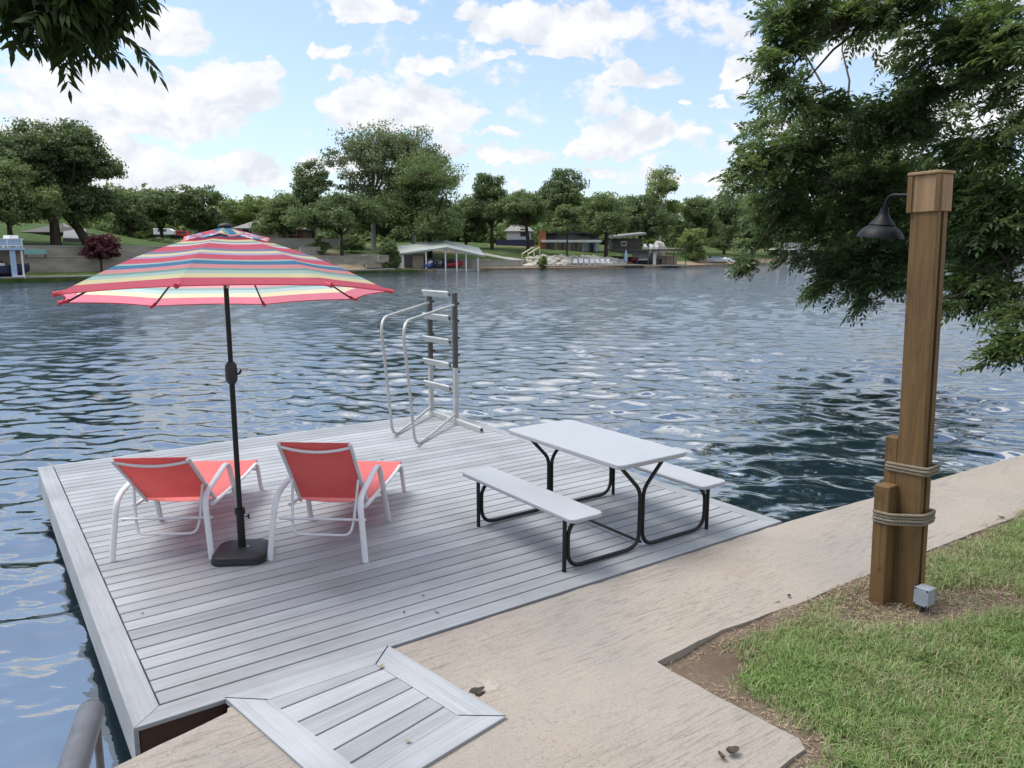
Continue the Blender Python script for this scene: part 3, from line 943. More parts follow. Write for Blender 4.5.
# ropes
def rope_loop(poly, z, tilt, r, seed, turns=46):
    """three twisted strands following a rounded outline"""
    path = fillet([Vector((p[0], p[1], 0)) for p in poly] , .03, 5)
    # close: resample by length
    P = path
    L = [0]
    for i in range(len(P)): L.append(L[-1] + (P[(i + 1) % len(P)] - P[i]).length)
    tot = L[-1]
    n = 260
    cen = []
    j = 0
    for k in range(n):
        d = tot * k / n
        while j < len(P) - 1 and L[j + 1] < d: j += 1
        a, b = P[j], P[(j + 1) % len(P)]
        q = (d - L[j]) / max(1e-6, L[j + 1] - L[j])
        p = a.lerp(b, q)
        cen.append(Vector((p.x, p.y, z + tilt * (p.x * .6 - p.y))))
    mb = MB()
    for s in range(3):
        pts = []
        for k in range(n):
            t = (cen[(k + 1) % n] - cen[k - 1]).normalized()
            x = Vector((0, 0, 1)); y = t.cross(x).normalized()
            a = 2 * PI * (turns * k / n + s / 3)
            pts.append(cen[k] + (x * math.cos(a) + y * math.sin(a)) * r * .52)
        mb.tube(pts, r * .56, 6, closed=True)
    return mb
def offset_poly(poly, k):
    out = []
    n = len(poly)
    for i in range(n):
        p, a, b = Vector(poly[i]), Vector(poly[i - 1]), Vector(poly[(i + 1) % n])
        e1, e2 = (p - a).normalized(), (b - p).normalized()
        n1, n2 = Vector((e1.y, -e1.x)), Vector((e2.y, -e2.x))
        bi = n1 + n2; bi = bi / max(.3, bi.dot(n1))
        out.append(p + bi * k)
    return out
up_poly = [(-.002, 0), (.138, 0), (.138, .17), (.10, .262), (.0, .262)]
lo_poly = [(-.118, .15), (0, 0), (.138, 0), (.138, .17), (.09, .264), (-.118, .257)]
for poly, zc, lab, cnt in ((up_poly, .965, 'tan manila rope wound round the upper part of the cedar post', 3), (lo_poly, .635, 'tan manila rope wound round post and stub, lower wrap', 4)):
    rt = thing('rope_wrap', lab, 'rope', PO + Vector((0, 0, zc)), TH, 'ropes tied round the post')
    for k in range(cnt):
        pp = offset_poly(poly, .010 + .003 * (k % 2))
        pp = pp[1:] + pp[:1]
        # start mid-edge so that the fillet also rounds the first corner
        mid = (pp[-1] + pp[0]) / 2
        path = [mid] + pp + [mid + (pp[-1] - mid) * .02]
        rope_loop(path, .0215 * (k - (cnt - 1) / 2), .05, .0112, k).build('rope_turn', M['rope'], rt)
# junction box
jb = thing('junction_box', 'grey electrical junction box at the foot of the cedar post', 'junction box', PO + Vector((-.028 * CT, -.028 * ST, -.012)), TH)
mb = MB(); mb.box(-.002, .088, -.105, -.012, .075, .195); mb.build('box_body', M['box_grey'], jb, bevel=.006, seg=2, smooth=False)
mb = MB(); mb.box(-.012, -.0025, -.108, -.009, .072, .198); lid = mb.build('lid', M['box_grey'], jb, bevel=.005, smooth=False)
for (yy, zz) in ((-.098, .082), (-.019, .082), (-.098, .188), (-.019, .188)):
    MB().tube([(-.0125, yy, zz), (-.0145, yy, zz)], .006, 8).build('screw', M['black_metal'], lid)
MB().tube([(.045, -.055, .075), (.045, -.055, -.05)], .014, 10).build('conduit', M['black_plastic'], jb)
# lamp
BX = PO + Vector((0, 0, 0))
lp = thing('gooseneck_lamp', 'black gooseneck barn lamp fixed to the head of the cedar post', 'lamp', PO + LEAN.to_3x3() @ (Matrix.Rotation(TH, 3, 'Z') @ Vector((.08, .184, 2.76))), TH)
mb = MB(); mb.lathe([(.0, 0), (.045, 0), (.045, .012), (.02, .02), (0, .022)], 18, (0, 0, 0), Matrix.Rotation(-PI / 2, 4, 'X')); mb.build('wall_plate', M['shade_black'], lp)
pts = fillet([(0, .01, 0), (0, .185, .012), (0, .205, -.085)], [.075], 8)
MB().tube(pts, .0125, 12).build('arm', M['shade_black'], lp)
sh = MB()
tm = Matrix.Translation((0, .205, -.085)) @ Matrix.Rotation(R(5), 4, 'X')
sh.lathe([(.0, .018), (.026, .016), (.028, -.012), (.034, -.03), (.05, -.055), (.078, -.088), (.083, -.095), (.081, -.102), (.088, -.108), (.112, -.122), (.136, -.148), (.147, -.176), (.149, -.182), (.143, -.178), (.128, -.146), (.10, -.118), (.06, -.085), (.0, -.06)], 32, (0, 0, 0), tm)
sh.build('lamp_shade', M['shade_black'], lp)
bulb = MB(); bulb.lathe([(.0, -.06), (.02, -.075), (.028, -.10), (.022, -.118), (0, -.125)], 16, (0, 0, 0), tm); bulb.build('bulb', M['wall_white'], lp)

# ================================================================== fallen leaves
def leaf_piece(L, Wd, curl, seed):
    rg = random.Random(seed)
    mb = MB(); vs = []
    n = 7
    for i in range(n):
        q = i / (n - 1)
        w = Wd * math.sin(PI * min(.98, q * .9 + .06)) ** .8
        z = curl * (q - .5) ** 2 * 4 * L
        x = (q - .5) * L
        vs += [(x, -w / 2, z + .35 * w + rg.uniform(0, .002)), (x, 0, z + .002), (x, w / 2, z + .5 * w + rg.uniform(0, .003))]
    fs = []
    for i in range(n - 1):
        a = i * 3
        fs += [(a, a + 3, a + 4, a + 1), (a + 1, a + 4, a + 5, a + 2)]
    mb.add(vs, fs)
    return mb
M['leaf_brown'] = pmat('curled_leaf_brown', (.075, .055, .045), .8, 0, .4, 40)
M['leaf_tan'] = pmat('curled_leaf_tan', (.34, .30, .20), .8, 0, .3, 40)
def put_leaf(s, t, z, L, wd, curl, rz, mat, label, seed):
    o = leaf_piece(L, wd, curl, seed).build('fallen_leaf', M[mat])
    o.location = W(s, t, z); o.rotation_euler = (random.Random(seed).uniform(-.2, .2), 0, rz)
    tag(o, label, 'leaf', 'fallen leaves and bits on deck and walk')
    return o
put_leaf(2.33, -1.90, .003, .075, .05, .30, .4, 'leaf_brown', 'larger half of the dark curled leaf on the near concrete corner', 1)
put_leaf(2.26, -1.885, .003, .05, .035, .35, 1.9, 'leaf_brown', 'smaller dark curled leaf touching the larger one on the near concrete', 2)
put_leaf(1.28, -.22, .016, .045, .022, .15, 1.2, 'leaf_tan', 'tan leaf standing on the upper border of the small ramp', 3)
put_leaf(1.08, -.93, .016, .03, .02, .2, .1, 'leaf_tan', 'small tan leaf on the near boards of the ramp', 4)
put_leaf(4.05, -.99, .0, .035, .025, .3, .6, 'leaf_brown', 'dark crumpled leaf on the concrete left of the cedar post', 5)
put_leaf(6.1, -.45, .0, .05, .03, .3, 2.6, 'leaf_brown', 'dark leaf on the concrete strip past the post', 6)
put_leaf(7.05, -1.10, .0, .06, .03, .2, 2.2, 'leaf_brown', 'brown leaf lying where walk and lawn meet beyond the post', 7)
for i, (s, t) in enumerate(((1.95, .50), (1.72, .35), (1.9, .22), (.28, 1.35), (2.5, 3.2), (3.3, 3.95), (1.1, 2.9))):
    o = leaf_piece(.022 + .009 * (i % 3), .011, .2, 20 + i).build('fallen_leaf', M['leaf_brown'])
    o.location = W(s, t, .002); o.rotation_euler = (0, 0, i * 1.3)
    tag(o, 'tiny brown leaf scrap lying on the grey deck boards', 'leaf', 'leaf scraps on the deck boards')
# ================================================================== foliage helpers (numpy)
def unit(a):
    return a / np.maximum(1e-9, np.linalg.norm(a, axis=-1, keepdims=True))

def quads_obj(name, V, Fq, tint, mat, parent=None, loc=None):
    """V (n,3), Fq (m,4) -> one mesh; tint per face"""
    me = bpy.data.meshes.new(name)
    n, m = len(V), len(Fq)
    me.vertices.add(n); me.vertices.foreach_set('co', np.asarray(V, np.float32).ravel())
    me.loops.add(m * 4); me.loops.foreach_set('vertex_index', np.asarray(Fq, np.int32).ravel())
    me.polygons.add(m)
    me.polygons.foreach_set('loop_start', np.arange(0, 4 * m, 4, dtype=np.int32))
    me.polygons.foreach_set('loop_total', np.full(m, 4, np.int32))
    me.update(calc_edges=True)
    a = me.attributes.new('tint', 'FLOAT', 'FACE')
    a.data.foreach_set('value', np.clip(np.asarray(tint, np.float32), 0, 1))
    me.materials.append(mat)
    o = bpy.data.objects.new(name, me)
    COL.objects.link(o)
    o.parent = parent
    if loc is not None: o.location = loc
    return o

def leaf_quads(C, A, Nn, L, Wd, fold=.18):
    """diamond leaf: base C, axis A, face normal Nn"""
    A = unit(A)
    S = unit(np.cross(A, Nn))
    U = np.cross(S, A)
    L = L[:, None]; Wd = Wd[:, None]
    b = C
    l = C + A * L * .42 + S * Wd * .5 + U * Wd * fold
    t = C + A * L
    r = C + A * L * .42 - S * Wd * .5 + U * Wd * fold
    V = np.stack([b, r, t, l], 1).reshape(-1, 3)
    Fq = np.arange(len(C) * 4).reshape(-1, 4)
    return V, Fq

def pecan_sprays(rg, bases, dirs, tints, twig_len, n_frond, leaflet_L, leaflet_W, frond_L):
    """sprays of compound leaves: returns leaflet arrays and twig polylines"""
    Cs, As, Ns, Ls, Ws, Ts = [], [], [], [], [], []
    twigs = []
    up = np.array([0, 0, 1.0])
    for b, d, tn in zip(bases, dirs, tints):
        tl = twig_len * rg.uniform(.6, 1.25)
        d = d / np.linalg.norm(d)
        side = np.cross(d, up); side /= max(1e-6, np.linalg.norm(side))
        droop = rg.uniform(.05, .4)
        pts = [b + d * tl * q - up * droop * tl * q * q for q in (0, .35, .7, 1.0)]
        twigs.append(pts)
        nf = max(3, int(n_frond * rg.uniform(.7, 1.3)))
        for k in range(nf):
            q = (k + .8) / nf
            p = b + d * tl * q - up * droop * tl * q * q
            sg = 1 if k % 2 else -1
            ax = d * rg.uniform(.35, .9) + side * sg * rg.uniform(.4, 1.0) * (1 - q * .6) + rg.normal(0, .25, 3)
            ax = ax - up * .1
            ax /= np.linalg.norm(ax)
            fl = frond_L * rg.uniform(.7, 1.2)
            fs = np.cross(ax, up + rg.normal(0, .35, 3)); fs /= max(1e-6, np.linalg.norm(fs))
            fn = np.cross(fs, ax)
            npair = rg.integers(4, 7)
            dr = rg.uniform(.1, .75)
            for j in range(npair + 1):
                w = .25 + .75 * j / npair
                c = p + ax * fl * w - up * dr * fl * w * w * .6
                a2 = ax - up * dr * w * .9
                for s2 in ((-1, 1) if j < npair else (0,)):
                    la = a2 * (.55 if s2 else 1.0) + fs * s2 * .85 - up * rg.uniform(-.05, .35) + rg.normal(0, .16, 3)
                    Cs.append(c); As.append(la)
                    Ns.append(fn + rg.normal(0, .3, 3))
                    Ls.append(leaflet_L * rg.uniform(.75, 1.2) * (.75 + .25 * math.sin(PI * w)))
                    Ws.append(leaflet_W * rg.uniform(.8, 1.2))
                    Ts.append(tn + rg.normal(0, .14))
    return [np.array(x) for x in (Cs, As, Ns, Ls, Ws, Ts)], twigs

# ------------------------------------------------------------------ big tree over the right bank
rg = np.random.default_rng(11)
rt = thing('pecan_tree', 'large dark green pecan tree leaning over the lake behind the cedar post', 'tree', (17.0, 14.6, -.05))
ro = np.array(rt.location)
clumps = [  # px, py, rx, ry, depth, sprays
    (800, 6, 36, 20, 12.5, 34), (845, 12, 55, 20, 13, 46), (905, -2, 50, 20, 13, 36), (955, 40, 48, 44, 13, 62), (1000, 45, 40, 60, 12, 70),
    (786, 45, 14, 18, 12.5, 10), (800, 44, 16, 8, 12.5, 5), (782, 78, 14, 18, 12, 8), (796, 92, 18, 20, 12.5, 10), (772, 60, 8, 12, 12, 4),
    (822, 105, 32, 22, 13.5, 26), (872, 118, 46, 26, 14, 52), (915, 112, 40, 44, 14, 60), (925, 88, 20, 14, 13.5, 14),
    (812, 140, 44, 26, 14.5, 48), (770, 148, 28, 16, 14, 20), (744, 166, 15, 13, 13.5, 9), (790, 178, 48, 22, 15, 46), (850, 170, 55, 34, 15.5, 74),
    (740, 186, 10, 8, 13.5, 4), (775, 205, 36, 20, 16, 34), (830, 215, 55, 30, 16, 70), (895, 200, 45, 45, 15, 74),
    (765, 234, 22, 14, 16, 9), (748, 262, 13, 9, 15.5, 6), (805, 250, 40, 12, 16, 10), (850, 265, 50, 26, 15.5, 52), (822, 284, 16, 8, 15, 8),
    (885, 280, 34, 18, 14.5, 24), (868, 300, 16, 6, 14.5, 4), (905, 250, 40, 30, 15, 40),
    (960, 150, 40, 36, 13, 22), (1005, 140, 34, 40, 12, 24), (965, 205, 44, 34, 13, 62), (1010, 205, 40, 40, 12, 62), (985, 250, 45, 30, 13, 52),
    (962, 282, 24, 18, 12.5, 15), (950, 298, 10, 8, 12, 4), (1000, 285, 30, 16, 12, 18), (1012, 308, 18, 10, 11.5, 10), (985, 300, 12, 10, 12, 5),
    (1012, 340, 16, 12, 11, 12), (1030, 335, 20, 24, 11, 14), (1002, 352, 10, 6, 11, 4),
    (1075, 70, 60, 110, 12, 90), (1080, 230, 55, 80, 12, 70), (1180, 100, 90, 160, 13, 60),
    (930, -85, 150, 50, 14, 90), (1060, -130, 120, 80, 14, 60), (860, -160, 130, 80, 15, 60),
    (880, 160, 60, 60, 19, 60), (850, 230, 60, 40, 20, 50), (960, 180, 60, 60, 18, 50),
]
B, D, T = [], [], []
cents = []
for (px, py, rx, ry, Y, n) in clumps:
    c = np.array(at(px, py, Y))
    k = Y / F
    tn = rg.uniform(.25, .72)
    cents.append((c, max(rx, ry) * k))
    n = int(n * 1.0)
    for i in range(n):
        v = rg.normal(0, 1, 3); v /= np.linalg.norm(v)
        v *= rg.uniform(0, 1) ** .45
        p = c + v * np.array([rx * k * .80, min(1.4, max(rx, ry) * k), ry * k * .80])
        d = np.array([-.75, -.1, .02]) + v * .75 + rg.normal(0, .35, 3)
        d[2] *= .6
        dl = np.linalg.norm(d)
        B.append(p - d / dl * .28); D.append(d); T.append(tn)
arr, twigs = pecan_sprays(rg, B, D, T, .44, 7, .135, .042, .27)
# deeper boughs further along the bank
deep = [(790, 120, 40, 30, 22, 22), (850, 150, 60, 40, 23, 34), (800, 185, 60, 34, 23, 40), (870, 215, 60, 40, 22, 40), (930, 130, 50, 50, 21, 30), (840, 10, 60, 22, 22, 20), (940, 20, 50, 30, 21, 24), (780, 20, 22, 18, 22, 8), (950, 220, 50, 40, 20, 30), (860, 250, 40, 18, 21, 20)]
B2, D2, T2 = [], [], []
for (px, py, rx, ry, Y, n) in deep:
    c = np.array(at(px, py, Y)); k = Y / F; tn = rg.uniform(.2, .55)
    cents.append((c, max(rx, ry) * k))
    for i in range(n):
        v = rg.normal(0, 1, 3); v /= np.linalg.norm(v); v *= rg.uniform(0, 1) ** .4
        p = c + v * np.array([rx * k * .8, 1.8, ry * k * .8]); d = v + rg.normal(0, .4, 3) + np.array([-.4, 0, 0])
        B2.append(p); D2.append(d); T2.append(tn)
arr2, twigs2 = pecan_sprays(rg, B2, D2, T2, .8, 7, .22, .07, .42)
arr = [np.concatenate([a, b]) for a, b in zip(arr, arr2)]
V, Fq = leaf_quads(arr[0], arr[1], arr[2], arr[3], arr[4])
quads_obj('crown', V - ro, Fq, arr[5], M['leaf_pecan'], rt)
# wood
mb = MB()
hubs = [np.array(at(985, 60, 13.2)), np.array(at(905, 110, 14.2)), np.array(at(985, 210, 13)), np.array(at(850, 190, 15.6)), np.array(at(880, 10, 13.4)), np.array(at(1080, 160, 12.6)), np.array(at(870, 255, 15.8)), np.array(at(790, 160, 14.6)), np.array(at(1020, 315, 11.6))]
tr0 = np.array((17.0, 14.6, -.3)); fork = np.array((15.6, 14.3, 3.4)); fork2 = np.array((13.6, 13.6, 6.2))
tk = MB(); tk.tube([tr0, tr0 + (-.15, 0, .5), (16.3, 14.5, 1.8), fork, (14.8, 14.0, 4.7), fork2, (12.6, 13.4, 9.5)], [.62, .50, .44, .40, .34, .28, .14], 14)
def limb(mb_, a, b, r0, r1, sag=.3, n=6, seed=0):
    rr = np.random.default_rng(seed)
    pts, rs = [], []
    L = np.linalg.norm(b - a)
    for i in range(n + 1):
        q = i / n
        p = a + (b - a) * q + np.array([0, 0, sag * math.sin(PI * q) * L * .2])
        if 0 < i < n: p = p + rr.normal(0, .013 * L, 3)
        pts.append(p); rs.append(r0 + (r1 - r0) * q)
    mb_.tube(pts, rs, 8)
    return pts
parents = {0: fork2, 1: fork2, 2: fork, 5: fork, 4: fork2}
hubpts = []
for i in (0, 1, 2, 5, 4):
    hubpts += limb(tk, parents[i], hubs[i], .17, .07, .5, 7, i)
hubpts += limb(tk, hubs[1], hubs[3], .07, .04, .2, 5, 20)
hubpts += limb(tk, hubs[3], hubs[6], .045, .03, .2, 5, 21)
hubpts += limb(tk, hubs[3], hubs[7], .04, .02, .2, 5, 22)
hubpts += limb(tk, hubs[2], hubs[8], .035, .015, .3, 5, 23)
HPA = np.array(hubpts)
for i, (c, r) in enumerate(cents):
    j = np.argmin(np.linalg.norm(HPA - c, axis=1))
    limb(tk, HPA[j], c, .03, .012, .25, 5, 40 + i)
for tw in twigs[::2]:
    tk.tube(tw, [.008, .006, .004, .002], 4, caps=False)
# long bare twigs from clump centres to spray bases keep the leaves attached
ci = 0
for (px, py, rx, ry, Y, n), (c, r) in zip(clumps, cents):
    n = int(n * 1.0)
    for i in range(0, n, 3):
        b = B[ci + i]
        tk.tube([c, (c + b) / 2 + rg.normal(0, .06, 3), b], [.011, .008, .005], 4, caps=False)
    ci += n
tk.v = [(p[0] - ro[0], p[1] - ro[1], p[2] - ro[2]) for p in tk.v]
tk.build('trunk', M['bark'], rt)

# ------------------------------------------------------------------ tree behind the viewer, one spray hanging into view
lt = thing('shade_tree', 'near tree whose long narrow leaves hang into the upper left corner', 'tree', (-5.2, -3.2, 0))
lo_ = np.array(lt.location)
cl = [(16, -4, 16, 10, 3.0, 5), (40, 4, 24, 14, 3.0, 9), (70, -2, 28, 16, 3.05, 11), (68, 22, 16, 12, 3.0, 7), (94, -4, 20, 14, 3.05, 7), (118, -14, 12, 10, 3.05, 4), (55, -35, 66, 20, 3.05, 24), (112, -36, 30, 16, 3.1, 8), (98, 22, 8, 8, 3.05, 3)]
B, D, T = [], [], []
for (px, py, rx, ry, Y, n) in cl:
    c = np.array(at(px, py, Y)); k = Y / F
    for i in range(n):
        v = rg.normal(0, 1, 3); v /= np.linalg.norm(v); v *= rg.uniform(0, 1) ** .4
        p = c + v * np.array([rx * k * .9, .22, ry * k * .9])
        d = np.array([.15, .2, -.45]) + np.array([v[0] * .7, v[1] * .4, v[2] * .3]) + rg.normal(0, .22, 3)
        B.append(p - d / np.linalg.norm(d) * .10); D.append(d); T.append(rg.uniform(.05, .55))
# more of its crown above and behind the viewer
for i in range(150):
    p = np.array([rg.uniform(-8.5, -2.5), rg.uniform(-6.5, 1.0), rg.uniform(4.6, 8.2)])
    B.append(p); D.append(rg.normal(0, 1, 3) + np.array([0, 0, -.2])); T.append(rg.uniform(.2, .7))
arr, twigs = pecan_sprays(rg, B, D, T, .12, 3.0, .070, .017, .12)
V, Fq = leaf_quads(arr[0], arr[1], arr[2], arr[3], arr[4])
# real outlines for close leaves: widen the diamond to six points
A_ = unit(arr[1]); S_ = unit(np.cross(A_, arr[2])); U_ = np.cross(S_, A_)
L_n = arr[3][:, None]; W_n = arr[4][:, None]
P0 = arr[0]; mid = lambda q, w: (P0 + A_ * L_n * q - np.array([0, 0, 1.0]) * L_n * .22 * q * q + S_ * W_n * w + U_ * W_n * .25 * abs(w))
pts = np.stack([P0, mid(.28, -.42), mid(.28, .42), mid(.55, -.5), mid(.55, .5), mid(.8, -.24), mid(.8, .24), mid(1.0, -.02), mid(1.0, .02)], 1)
nL = len(P0)
base = (np.arange(nL) * 9)[:, None]
q1 = base + np.array([0, 1, 2, 0]); 
F4 = np.concatenate([base + np.array([1, 3, 4, 2]), base + np.array([3, 5, 6, 4]), base + np.array([5, 7, 8, 6])])
me_extra = base + np.array([0, 1, 2])
# base triangle as a sliver quad
pts2 = pts.reshape(-1, 3)
sl = P0 + S_ * .0008
allV = np.concatenate([pts2, sl])
F0 = np.concatenate([base, base + 1, base + 2, (nL * 9 + np.arange(nL))[:, None]], 1)
Fall = np.concatenate([F0, F4])
quads_obj('crown', allV - lo_, Fall, np.concatenate([arr[5]] * 4), M['leaf_near'], lt)
tk = MB()
tk.tube([(-5.2, -3.2, -.3), (-5.15, -3.15, .4), (-5.0, -3.0, 2.2), (-4.7, -2.6, 3.8), (-4.5, -2.2, 5.2), (-4.6, -2.4, 7.6)], [.42, .32, .27, .24, .17, .06], 14)
hub = np.array(at(75, -95, 2.9))
limb(tk, np.array((-4.7, -2.6, 3.8)), hub, .10, .03, .6, 8, 3)
for (px, py, rx, ry, Y, n) in cl:
    limb(tk, hub, np.array(at(px, py - 8, Y)), .012, .005, .3, 5, px)
for tw in twigs: tk.tube(tw, [.0035, .003, .002, .0012], 5, caps=False)
tk.v = [(p[0] - lo_[0], p[1] - lo_[1], p[2] - lo_[2]) for p in tk.v]
tk.build('trunk', M['bark'], lt)

# ------------------------------------------------------------------ near ground and lawn
def t_top(s):
    return float(np.interp(s, [-14, -6, -1, 0, 11, 18, 32, 45], [-4.9, -2.9, -1.4, -1.0, -.95, -1.1, -1.7, -2.3]))
def soil_h(s, t):
    h = -.020 + .010 * math.sin(s * 3.1 + t * 1.7) * math.sin(t * 4.3 - s) + .006 * math.sin(s * 9 + 2 * t)
    h += .030 * math.exp(-(((s - 4.7) / .55) ** 2 + ((t + 1.65) / .45) ** 2))
    h += .035 * min(1, max(0, (-t - 1.5) / 1.2)) * (1 if s > 2.9 else 0)
    h -= .035 * math.exp(-(((s - 2.85) / .35) ** 2 + ((t + 1.2) / .25) ** 2))
    return h
ss = list(np.linspace(-14, 2, 20)) + list(np.linspace(2.1, 9, 110)) + list(np.linspace(9.5, 45, 40))
qs = list(np.concatenate([np.linspace(0, .07, 44), np.linspace(.08, .2, 16), np.linspace(.25, 1, 12)]))
vs, fs = [], []
for s in ss:
    tt = t_top(s)
    for q in qs:
        t = tt + (-40 - tt) * q
        vs.append((s, t, soil_h(s, t) if (2 < s < 9.2 and t > -6) else -.02))
nq = len(qs)
for i in range(len(ss) - 1):
    for j in range(nq - 1):
        a = i * nq + j
        fs.append((a, a + 1, a + nq + 1, a + nq))
mb = MB(); mb.add(vs, fs)
go = mb.build('ground', M['dirt'], angle=60)
go.location = A0; go.rotation_euler = (0, 0, TH)
tag(go, 'dry brown soil under the lawn', 'ground', kind='structure')

def vnoise(x, y, sc, seed):
    r2 = np.random.default_rng(seed)
    tot = np.zeros_like(x)
    for o in range(5):
        a = r2.uniform(0, 2 * PI, 3); k = sc * (1.5 ** o)
        for q in a:
            tot += np.sin(k * (x * math.cos(q) + y * math.sin(q)) + r2.uniform(0, 6)) / (1.25 ** o)
    return tot / 6
NB = 420000
s = rg.uniform(2.2, 9.2, NB) ** 1.0; t = rg.uniform(-3.9, -1.04, NB)
edge_t = np.where(s > 2.70, -1.09, -2.09) - .02
dist_edge = np.minimum(edge_t - t, np.where(t > -2.09, (s - 2.69), 9))
dn = vnoise(s, t, 3.0, 5)
dn2 = vnoise(s, t, 9.0, 8)
dens = np.clip((dist_edge - .04) / .16 + dn2 * .5, 0, 1)
corner = np.exp(-(((s - 2.85) / .34) ** 2 + ((t + 1.22) / .26) ** 2))
dens *= 1 - np.clip(corner * 1.8, 0, 1)
edge_strip = np.exp(-(((s - 2.76) / .13) ** 2)) * (t > -2.2) 
dens *= 1 - .9 * edge_strip
post = np.exp(-(((s - 4.42) / .42) ** 2 + ((t + 1.42) / .24) ** 2)) + np.exp(-(((s - 5.15) / .33) ** 2 + ((t + 1.88) / .20) ** 2)) + np.exp(-(((s - 4.75) / .40) ** 2 + ((t + 1.72) / .16) ** 2))
post = np.clip(post * 1.5, 0, 1) 
dens *= 1 - np.clip(post * 1.1 + dn2 * .15, 0, .97)
dens *= np.clip(.85 + dn * .4, .3, 1)
inside = (dist_edge > -.015)
keep = inside & (rg.uniform(0, 1, NB) < dens)
s, t, dn, dist_edge, post = s[keep], t[keep], dn[keep], dist_edge[keep], post[keep]
n = len(s)
hz = np.array([soil_h(a, b) for a, b in zip(s, t)])
az = rg.uniform(0, 2 * PI, n)
lean = rg.uniform(.15, 1.15, n)
L = rg.uniform(.035, .085, n) * np.clip(1 + .35 * vnoise(s, t, 14.0, 77), .55, 1.5) * np.clip(.75 + dist_edge * .5, .6, 1.15)
wd = rg.uniform(.0036, .0070, n)
dx, dy = np.cos(az), np.sin(az)
base = np.stack([s, t, hz - .004], 1)
hd = np.stack([dx, dy, np.zeros(n)], 1); sd = np.stack([-dy, dx, np.zeros(n)], 1); upv = np.array([0, 0, 1.0])
m1 = base + hd * (L * .35 * lean)[:, None] + upv * (L * .55)[:, None]
tip = base + hd * (L * lean)[:, None] + upv * (L * (1.0 - .38 * lean))[:, None]
w_ = wd[:, None]
V = np.stack([base - sd * w_ * .5, base + sd * w_ * .5, m1 + sd * w_ * .42, m1 - sd * w_ * .42, tip + sd * w_ * .06, tip - sd * w_ * .06], 1).reshape(-1, 3)
b6 = (np.arange(n) * 6)[:, None]
Fq = np.concatenate([b6 + np.array([0, 1, 2, 3]), b6 + np.array([3, 2, 4, 5])])
strawp = np.clip(.15 + .5 * np.exp(-dist_edge / .2) + .4 * post - dn * .35, .05, .9)
isst = rg.uniform(0, 1, n) < strawp
tint = np.where(isst, rg.uniform(0, .22, n), rg.uniform(.42, 1.0, n) + dn * .12)
gr = quads_obj('grass', V, Fq, np.concatenate([tint, tint]), M['grass'])
gr.location = A0; gr.rotation_euler = (0, 0, TH)
tag(gr, 'green and straw coloured lawn grass beside the concrete walk', 'grass', kind='stuff')
# dry thatch lying on the bare soil
NT = 60000
s = rg.uniform(2.3, 8.6, NT); t = rg.uniform(-3.4, -1.03, NT)
edge_t = np.where(s > 2.70, -1.09, -2.09)
de = np.minimum(edge_t - t, np.where(t > -2.09, (s - 2.69), 9))
post = np.exp(-(((s - 4.42) / .5) ** 2 + ((t + 1.42) / .3) ** 2)) + np.exp(-(((s - 5.1) / .45) ** 2 + ((t + 1.85) / .3) ** 2))
corner = np.exp(-(((s - 2.85) / .40) ** 2 + ((t + 1.25) / .28) ** 2))
pr_ = np.clip(.10 + .9 * np.exp(-de / .22) + post * 1.2 - corner * .75, 0, 1)
keep = (de > -.015) & (rg.uniform(0, 1, NT) < pr_)
s, t = s[keep], t[keep]; n = len(s)
hz = np.array([soil_h(a, b) for a, b in zip(s, t)]) + rg.uniform(.002, .016, n)
az = rg.uniform(0, 2 * PI, n)
Cc = np.stack([s, t, hz], 1); Ax = np.stack([np.cos(az), np.sin(az), rg.uniform(-.15, .22, n)], 1)
V, Fq = leaf_quads(Cc, Ax, np.tile(upv, (n, 1)) + rg.normal(0, .3, (n, 3)), rg.uniform(.015, .06, n), rg.uniform(.002, .006, n))
th_ = quads_obj('dry_mulch', V, Fq, rg.uniform(0, 1, n) ** .8, M['straw'])
th_.location = A0; th_.rotation_euler = (0, 0, TH)
tag(th_, 'dry straw and twig litter on the bare soil round the post and walk edge', 'mulch', kind='stuff')
# ================================================================== far bank terrain
BK = [(-700, -330), (-300, -95), (-130, 8), (-80, 42), (-60, 58), (-46, 71), (-30, 87), (-15, 107), (-5, 118), (14, 126), (30, 141), (45, 160), (76, 205), (118, 240), (165, 272), (260, 310), (450, 360), (1100, 560)]
seg = []
def bank_d(x, y):
    best = (1e18, 0, 0, 0)
    for i in range(len(BK) - 1):
        ax, ay = BK[i]; bx, by = BK[i + 1]
        ux, uy = bx - ax, by - ay
        L2 = ux * ux + uy * uy
        q = max(0, min(1, ((x - ax) * ux + (y - ay) * uy) / L2))
        px, py = ax + ux * q, ay + uy * q
        d2 = (x - px) ** 2 + (y - py) ** 2
        if d2 < best[0]:
            sg = 1 if (ux * (y - ay) - uy * (x - ax)) > 0 else -1
            best = (d2, sg, px, py)
    return best[1] * math.sqrt(best[0]), best[2], best[3]
PL = ([-30, -3, 0, .05, 5.6, 6.9, 7.1, 8.2, 8.4, 14, 24, 40, 60, 120, 300, 700], [-3, -1.5, -.8, -.10, .22, .25, 1.72, 1.75, 2.75, 3.1, 4.0, 5.8, 6.8, 8.5, 13, 18])
PR = ([-30, -3, 0, .05, 2.5, 4.0, 6.0, 18, 40, 90, 200, 700], [-3, -1.5, -.8, -.15, -.05, .25, 1.15, 2.4, 3.6, 5.0, 8, 16])
def prof(d, bx):
    k = min(1, max(0, (bx + 31) / 8)); k = k * k * (3 - 2 * k)
    l = float(np.interp(d, *PL)); r = float(np.interp(d, *PR))
    return l * (1 - k) + r * k
def terr(x, y):
    d, px, py = bank_d(x, y)
    return prof(d, px)
